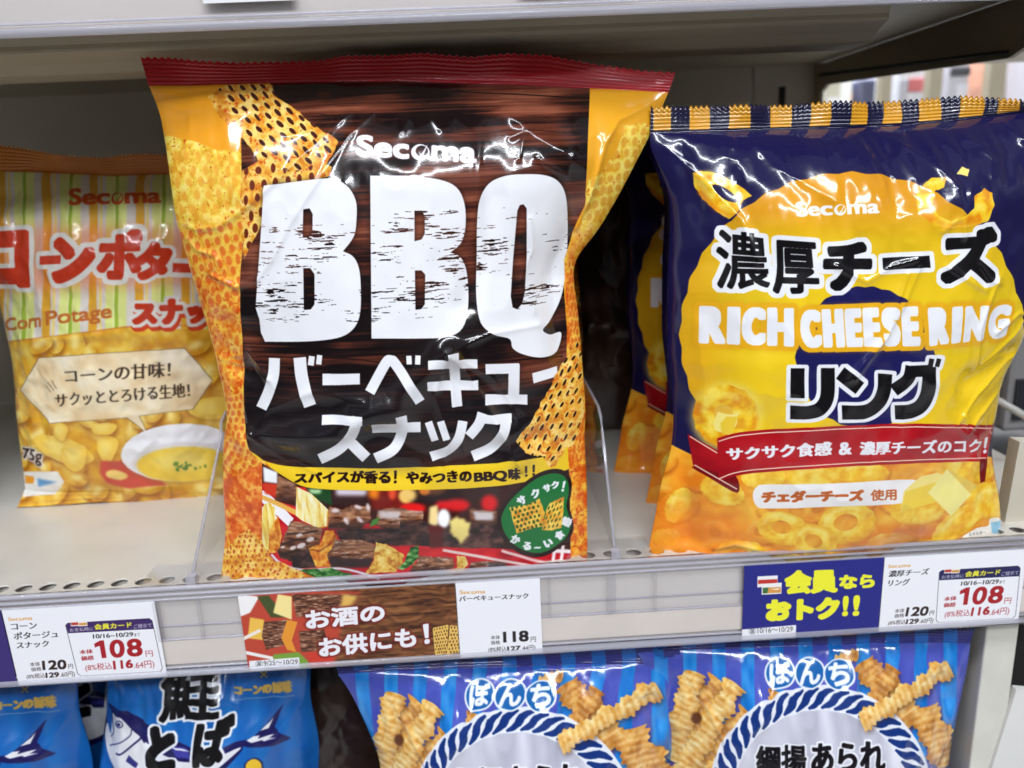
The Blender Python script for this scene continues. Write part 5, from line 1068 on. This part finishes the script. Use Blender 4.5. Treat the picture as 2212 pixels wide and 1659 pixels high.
    BK = (22, 20, 24)
    c.text('綱揚', ((1632, 1612), (1742, 1608), (1742, 1672), (1632, 1676)), BK, g=2.2, outl=((4, (232, 232, 238)),)); c.text('あられ', ((1752, 1606), (1912, 1600), (1912, 1666), (1752, 1670)), BK, g=2.6, outl=((4, (232, 232, 238)),))
    c.fill([(1340, 1320), (2140, 1300), (2140, 1389), (1900, 1390), (1700, 1396), (1500, 1404), (1340, 1412)], (44, 46, 120))
    for i in range(-2, 14): x = 1412+62.6*i; c.fill([(x, 1320), (x+29, 1320), (x+29, 1400-.02*(x-1400)), (x, 1402-.02*(x-1400))], (26, 96, 176))
    return c.image('rope_print')
# ------------------------------------------------------------------ price cards and promotion cards in the rail
YC = -.0006
def card_canvas(x0, x1, z0, z1, dx=0.0, ppm=9000, base=(240, 239, 243)):
    """measured positions on the rail plane, shifted by dx along the rail"""
    def warp(P):
        q = np_at(P, YC); return np.stack([(q[:, 0]+dx-x0)*ppm, (z1-q[:, 2])*ppm], 1)
    return Cv(int((x1-x0)*ppm), int((z1-z0)*ppm), warp, ppm*.36/FPX, base)
def make_card(name, label, group, x0, x1, z0, z1, canvas, yoff=0.0, cat='price card'):
    W_, H_ = x1-x0, z1-z0; img = canvas.image(name+'_print')
    m = mat(name+'_paper', rough=.32, image=img, spec=.4, coat=.15, coat_rough=.25)
    b = MB().box(0, W_, 0, .0005, 0, H_); o = b.build(name, m, None); o.location = (x0, YC+yoff, z0)
    me = o.data; uv = me.uv_layers.new(name='print')
    for l in me.loops:
        v = me.vertices[l.vertex_index].co; uv.data[l.index].uv = (v.x/W_, v.z/H_)
    return tag(o, label, cat, group)
q = lambda P: np_at(np.array(P, float), YC)
z1c = float(q([(333, 1300), (1165, 1250), (2205, 1181)])[:, 2].mean()); z0c = float(q([(365, 1465), (1170, 1410), (537, 1446)])[:, 2].mean())
GRP = 'cards in the price rail'
BK = (34, 28, 30)
def price_body(c, lines, hdr, price=True):
    BR = (44, 26, 24); RD = (168, 24, 34)
    secoma(c, ((17, 1334), (69, 1331), (70, 1339), (18, 1342)), (222, 160, 70), .3)
    for t, qd in lines: c.text(t, qd, BK, g=.45)
    c.text('本体', ((64, 1431), (86, 1429), (87, 1439), (65, 1440)), BR, g=.2); c.text('価格', ((66, 1442), (89, 1440), (90, 1449), (67, 1451)), BR, g=.2)
    c.text('120', ((90, 1427), (143, 1424), (144, 1446), (92, 1448)), BR, g=1.3); c.text('円', ((147, 1435), (157, 1434), (158, 1444), (148, 1445)), BR)
    c.text('(8%税込', ((57, 1457), (97, 1453), (98, 1466), (58, 1468)), BR); c.text('129', ((98, 1453), (127, 1451), (128, 1463), (99, 1465)), BR, g=.8); c.text('.60円)', ((130, 1452), (161, 1450), (162, 1463), (130, 1465)), BR)
    fr = spl([(146, 1347), (320, 1335), (328, 1340), (350, 1446), (346, 1452), (176, 1462), (168, 1457), (142, 1352)], 1)
    P = np.array([(142, 1351), (147, 1346), (321, 1336), (328, 1341), (350, 1444), (346, 1450), (175, 1460), (168, 1455)], float)
    c.fill(P, (30, 24, 44), grow=.9); ce = P.mean(0); c.fill(P, (240, 239, 243))
    c.fill([(142, 1351), (147, 1346), (321, 1336), (328, 1341), (331.5, 1358.5), (147, 1368)], hdr)
    YW = (236, 230, 60)
    c.text('お支払時に', ((150, 1357), (201, 1354), (202, 1362), (151, 1365)), (240, 240, 244), g=.1); c.text('会員カード', ((203, 1348), (284, 1343), (285, 1356), (204, 1361)), YW, g=.6); c.text('ご提示て', ((288, 1349), (327, 1346), (328, 1355), (289, 1358)), (240, 240, 244), g=.1)
    c.fill([(152, 1342), (170, 1341), (171, 1352), (153, 1353)], (240, 236, 236)); c.fill([(153, 1345), (169, 1344), (170, 1350), (154, 1351)], (190, 60, 50)); c.fill([(168, 1342), (188, 1341), (189, 1352), (170, 1353)], (240, 236, 230)); c.fill([(170, 1346), (187, 1345), (188, 1350), (171, 1351)], (214, 150, 60))
    c.text('10/16~10/29', ((200, 1370), (287, 1365), (288, 1375), (201, 1380)), BK, g=.5); c.text('まて', ((290, 1368), (302, 1367), (302, 1374), (290, 1375)), BK)
    c.text('本体', ((171, 1404), (200, 1401), (201, 1412), (172, 1414)), RD, g=.5); c.text('価格', ((174, 1417), (203, 1415), (203, 1426), (175, 1428)), RD, g=.5)
    c.fill([(203, 1391), (215, 1384), (224, 1383), (230, 1421), (220, 1422), (215, 1395), (205, 1399)], RD); c.text('0', ((235, 1382), (268, 1380), (270, 1421), (238, 1422)), RD, g=2.0); c.text('8', ((272, 1380), (305, 1378), (309, 1418), (275, 1420)), RD, g=2.0)
    c.text('円', ((313, 1406), (329, 1405), (331, 1418), (315, 1419)), RD, g=.2)
    c.text('(8%税込', ((183, 1435), (241, 1430), (243, 1448), (185, 1452)), RD, g=.2); c.text('116', ((243, 1427), (286, 1424), (288, 1443), (245, 1447)), RD, g=1.3); c.text('.64円)', ((288, 1430), (332, 1426), (334, 1444), (290, 1448)), RD, g=.1)
# corn price card
xa_, xb_ = float(q([(5, 1325)])[0, 0]), float(q([(333, 1300)])[0, 0])
c = card_canvas(xa_, xb_, z0c, z1c)
price_body(c, [('コーン', ((23, 1347), (79, 1344), (80, 1358), (25, 1361))), ('ポタージュ', ((29, 1366), (126, 1361), (126, 1377), (30, 1382))), ('スナック', ((35, 1387), (105, 1383), (106, 1397), (36, 1402)))], (62, 38, 96))
make_card('price_card', 'white price card with a purple-headed 108 yen box, below the corn bag', GRP, xa_, xb_, z0c, z1c, c)
# purple promotion card at the edge
c = card_canvas(xa_-.085, xa_-.0006, z0c, z1c, base=(58, 44, 112)); make_card('promotion_card', 'plain purple card at the edge of the rail, beside the corn price card', GRP, xa_-.085, xa_-.0006, z0c, z1c, c, cat='card')
# cheese price card: same layout
xr0 = float(q([(1912, 1201)])[0, 0]); dx = xr0-xa_; xr1 = float(q([(2203, 1181)])[0, 0])
c = card_canvas(xr0, xr0+(xb_-xa_), z0c, z1c, dx=dx)
price_body(c, [('濃厚チーズ', ((23, 1347), (116, 1341), (117, 1356), (25, 1362))), ('リング', ((29, 1367), (78, 1364), (79, 1379), (30, 1382)))], (34, 32, 84))
make_card('price_card', 'white price card with a dark blue-headed 108 yen box, below the cheese ring bag', GRP, xr0, xr0+(xb_-xa_), z0c, z1c, c)
# barbecue price card
x0, x1 = float(q([(984, 1262)])[0, 0]), float(q([(1166, 1251)])[0, 0]); c = card_canvas(x0, x1, z0c, z1c)
secoma(c, ((993, 1275), (1048, 1274), (1048, 1282), (993, 1284)), (222, 160, 70), .3)
c.text('バーベキュースナック', ((992, 1288), (1141, 1281), (1141, 1293), (992, 1300)), BK, g=.3)
c.text('本体', ((1060, 1373), (1080, 1372), (1080, 1381), (1060, 1382)), BK, g=.2); c.text('価格', ((1060, 1384), (1080, 1383), (1080, 1392), (1060, 1393)), BK, g=.2)
c.text('118', ((1086, 1364), (1141, 1361), (1142, 1386), (1087, 1389)), BK, g=1.5); c.text('円', ((1146, 1376), (1157, 1375), (1157, 1386), (1146, 1387)), BK)
c.text('(8%税込', ((1055, 1398), (1094, 1396), (1094, 1409), (1055, 1411)), BK); c.text('127', ((1095, 1396), (1124, 1394), (1124, 1405), (1096, 1407)), BK, g=.8); c.text('.44円)', ((1126, 1395), (1156, 1393), (1156, 1406), (1126, 1408)), BK)
make_card('price_card', 'white price card reading 118 yen with no box around it', GRP, x0, x1, z0c, z1c, c)
# wooden promotion card
xw = float(q([(514, 1290)])[0, 0]); c = card_canvas(xw, x0-.0004, z0c, z1c, base=(96, 58, 34)); k = c.k
g1 = fbm(c.h, c.w, 6*k, 70*k, 3, 5); g3 = fbm(c.h, c.w, 40*k, 60*k, 12, 3); v = np.clip(.5+(g1-.5)*1.6+.18*np.sin(np.arange(c.h)[:, None]/k/3.5+g3*22), 0, 1)
cs = np.array([(58, 30, 18), (112, 66, 36), (150, 98, 58)], np.float32)/255; c.a[:] = np.stack([np.interp(v, (0, .5, 1), cs[:, i]) for i in range(3)], -1)
C7 = lambda P: [(.5001*x, 1123.6+.5001*y) for x, y in P]
mt = tex(c, 0, 0, 41, 3, 12, 5, ((.1, (50, 26, 20)), (.4, (104, 60, 42)), (.7, (146, 96, 70)), (.97, (206, 170, 150))))
fm = c.full(c.fill(C7([(1000, 300), (1560, 310), (1480, 420), (1440, 660), (1000, 680)]), (190, 70, 50), soft=4))
for P, t, s_ in (([(1020, 320), (1120, 330), (1080, 400), (1030, 420)], (244, 240, 238), 1), ([(1110, 330), (1160, 325), (1240, 420), (1170, 420)], (70, 80, 40), 1), ([(1200, 320), (1260, 330), (1260, 430), (1180, 400)], (248, 226, 150), 1), ([(1260, 320), (1560, 320), (1500, 400), (1280, 420)], mt, 1),
                 ([(1480, 320), (1550, 330), (1530, 400), (1470, 390)], (226, 180, 90), 3), ([(1080, 420), (1140, 430), (1150, 520), (1070, 510)], (240, 190, 80), 1), ([(1140, 440), (1250, 430), (1230, 540), (1150, 560), (1130, 500)], mt, .5),
                 ([(1240, 430), (1285, 440), (1260, 520), (1280, 570), (1240, 560), (1215, 510)], (232, 150, 50), .5), ([(1290, 480), (1400, 470), (1420, 560), (1300, 570)], mt, .5), ([(1180, 580), (1290, 570), (1340, 620), (1330, 650), (1180, 640)], (120, 160, 60), 1), ([(1330, 570), (1440, 590), (1440, 660), (1340, 650)], (206, 60, 44), 1),
                 ([(1040, 560), (1180, 590), (1180, 604), (1040, 575)], (240, 236, 232), .5), ([(1020, 520), (1120, 470), (1130, 480), (1025, 535)], (240, 230, 220), .5)):
    c.fill(C7(P), t, soft=s_, clip=fm)
for t, qd in (('お酒の', ((657, 1318), (830, 1303), (832, 1343), (662, 1362))), ('お供にも', ((686, 1378), (898, 1352), (900, 1398), (690, 1422))), ('！', ((912, 1349), (926, 1346), (929, 1390), (917, 1393)))): c.text(t, qd, (238, 236, 240), g=2.3, glow=(3, (120, 30, 24), .9))
for P4, sd in ((((935, 1357), (968, 1350), (966, 1412), (940, 1414)), 1), (((972, 1352), (1010, 1353), (1004, 1408), (966, 1414)), 2)):
    chip(c, wob(list(P4), .8, sd, 4), P4, 5, 8, (232, 190, 96), (120, 74, 38), .26, sd)
c.fill([(538, 1428), (646, 1420), (648, 1450), (540, 1456)], (236, 235, 238)); c.text('9/25～10/29', ((569, 1428), (643, 1424), (643, 1434), (570, 1438)), (50, 50, 56)); c.text('※写真はイメージです。', ((572, 1441), (636, 1438), (636, 1443), (572, 1446)), (60, 60, 64))
c.fill(ell(560, 1434, 7.6, 7.6), (50, 50, 56), holes=[ell(560, 1434, 7, 7)]); c.text('菓', ((555, 1429), (565, 1429), (565, 1439), (555, 1439)), (50, 50, 56))
make_card('promotion_card', 'wood-patterned card with grilled skewers and white lettering, beside the 118 yen card', GRP, xw, x0-.0004, z0c, z1c, c, cat='card')
# blue promotion card
xbz = float(q([(1608, 1224)])[0, 0]); c = card_canvas(xbz, xr0-.0004, z0c, z1c, base=(34, 36, 128))
C9 = lambda P: [(1590+.2813*x, 1175.5+.2813*y) for x, y in P]
YW = (240, 236, 50)
for t, qd, g in (('会員', ((370, 200), (778, 185), (782, 375), (372, 392)), 4.2), ('なら', ((790, 235), (1062, 225), (1066, 338), (792, 350)), 2.6), ('おトク', ((228, 422), (800, 400), (790, 578), (226, 600)), 5), ('!', ((820, 395), (868, 393), (858, 555), (812, 558)), 3), ('!', ((900, 390), (955, 388), (944, 553), (892, 556)), 3)):
    c.text(t, C9(qd), YW, g=g)
for P, cc in (([(165, 248), (320, 240), (318, 320), (163, 332)], (238, 236, 236)), ([(170, 275), (316, 268), (316, 298), (168, 306)], (196, 50, 40)), ([(198, 305), (350, 295), (348, 380), (196, 388)], (240, 238, 234)), ([(205, 335), (344, 328), (344, 372), (204, 380)], (216, 150, 70)), ([(205, 335), (250, 332), (240, 378), (204, 380)], (60, 110, 60)), ([(260, 345), (340, 338), (320, 352)], (250, 240, 220))): c.fill(C9(P), cc)
c.fill([(1590, 1361), (1719.5, 1350), (1719, 1378), (1590, 1400)], (238, 237, 241)); c.text('10/16～10/29', C9(((165, 645), (435, 632), (435, 670), (165, 685))), (50, 50, 56)); c.fill(ell(*C9([(125, 667)])[0], 7.6, 7.6), (50, 50, 56), holes=[ell(*C9([(125, 667)])[0], 7, 7)]); c.text('菓', C9(((107, 650), (143, 648), (143, 686), (107, 688))), (50, 50, 56))
make_card('promotion_card', 'dark blue card with bold yellow lettering, in the rail below the cheese ring bag', GRP, xbz, xr0-.0004, z0c, z1c, c, cat='card')
# ------------------------------------------------------------------ build and place the bags
def film(name, img, rough=.16, bump=.00006, bscale=260, coat=.3): return mat(name, rough=rough, image=img, spec=.5, bump=bump, bscale=bscale, coat=coat, coat_rough=.05)
def shift(o, dX=0, dY=0, dZ=0, label=None, rz=0, rx=0):
    c = copy_tree(o); c.location = (o.location.x+dX, o.location.y+dY, o.location.z+dZ); c.rotation_euler = (rx, 0, rz)
    if label: c['label'] = label
    return c
G_B, G_C, G_F, G_R = 'barbecue snack bags', 'cheese ring snack bags', 'blue fish snack bags', 'blue striped rope snack bags'
mb = film('barbecue_film', paint_bbq(bbq)); o_b = bbq.build('snack_bag', 'large barbecue bag with wood print, big white letters and a deep red top seal', 'snack bag', mb, G_B)
shift(o_b, .012, .11, .0, 'barbecue bag hidden behind the large front one, only a red corner showing')
shift(o_b, .004, .055, .0, 'unseen barbecue bag added directly behind the large front one to block light')  # out of view; fills the row so less light gets in
shift(o_b, .020, .165, .0, 'barbecue bag added third in its row to block light beside the divider')  # added filler bag, keeps light out of the recess
mc = film('cheese_film', paint_cheese(chs)); o_c = chs.build('snack_bag', 'navy and yellow cheese ring bag standing foremost, with a striped top seal', 'snack bag', mc, G_C)
dC = at(1357, 1088, .12).x-at(1397, 1204, .014).x
shift(o_c, dC-.010, .105, .0, 'navy and yellow cheese ring bag in shade right behind the front cheese ring bag')
shift(o_c, .010, .055, .0, 'unseen cheese ring bag added directly behind the foremost one to cast shadow')  # out of view; added to throw shadow on the bag behind
xl1, xl2 = at(1397, 1204, .014).x, at(1357, 1088, .12).x
shift(o_c, xl2*(.505/.46)-xl1+.012, .150, .0, 'unseen cheese ring bag packed deep in its row to cast shadow')  # tucked out of view, crowds the row to darken it
mk = film('corn_film', paint_corn(corn), rough=.26, bump=.00010, bscale=300, coat=.35); o_k = corn.build('snack_bag', 'pale striped corn bag with red lettering and a cream speech bubble, set back', 'snack bag', mk, foot=[(34, 1104), (100, 1098), (190, 1088), (280, 1084), (360, 1072), (440, 1062), (520, 1050)])
mf = film('fish_film', paint_fish(fish), rough=.28, coat=.4); o_f = fish.build('snack_bag', 'blue bag with a white-bellied fish and black brush lettering, whole fish in view', 'snack bag', mf, G_F)
dF = at(87, 1510, .012).x-at(630, 1482, .012).x
shift(o_f, dF, .0, .0, 'blue fish bag at the edge, only its gold lettering and fish tail showing')
shift(o_f, dF+.052, .055, -.004, 'blue fish bag in shade behind and between the two front fish bags', rz=.12)
mr = film('rope_film', paint_rope(rope), rough=.13); o_r = rope.build('snack_bag', 'blue striped cracker bag with a rope ring, nearest the cream post', 'snack bag', mr, G_R)
dR = at(1040, 1500, .010).x-at(1684, 1454, .010).x
shift(o_r, dR, .0, -.0015, 'blue striped cracker bag with a rope ring, under the 118 yen price card')
shift(o_r, .006, .045, .0065, 'blue striped cracker bag mostly hidden behind the one nearest the cream post')
shift(o_r, dR-.004, .05, -.003, 'blue striped cracker bag hidden behind the one under the 118 yen price card')

m_br = mat('brown_shade_film', (.055, .028, .02), rough=.3, noise=.5, nscale=18, coat=.4, bump=.0003, bscale=60)  # near-black brown; shade of the bag gaps is put into this colour
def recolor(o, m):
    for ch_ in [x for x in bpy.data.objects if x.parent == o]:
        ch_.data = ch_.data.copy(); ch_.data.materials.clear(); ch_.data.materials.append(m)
k1 = shift(o_f, at(720, 1560, .08).x-at(450, 1560, .04).x-.02, .06, -.01, 'added dark brown bag standing for the shade between the fish and rope ring bags'); recolor(k1, m_br)  # added bag whose dark film stands for shade between the rows
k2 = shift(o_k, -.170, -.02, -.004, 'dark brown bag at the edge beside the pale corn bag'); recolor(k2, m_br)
k3 = shift(o_c, dC-.060, .200, .0, 'added dark brown bag darkening the gap between the barbecue and cheese ring bags'); recolor(k3, m_br)  # added dark copy of the cheese bag, covers the bright back
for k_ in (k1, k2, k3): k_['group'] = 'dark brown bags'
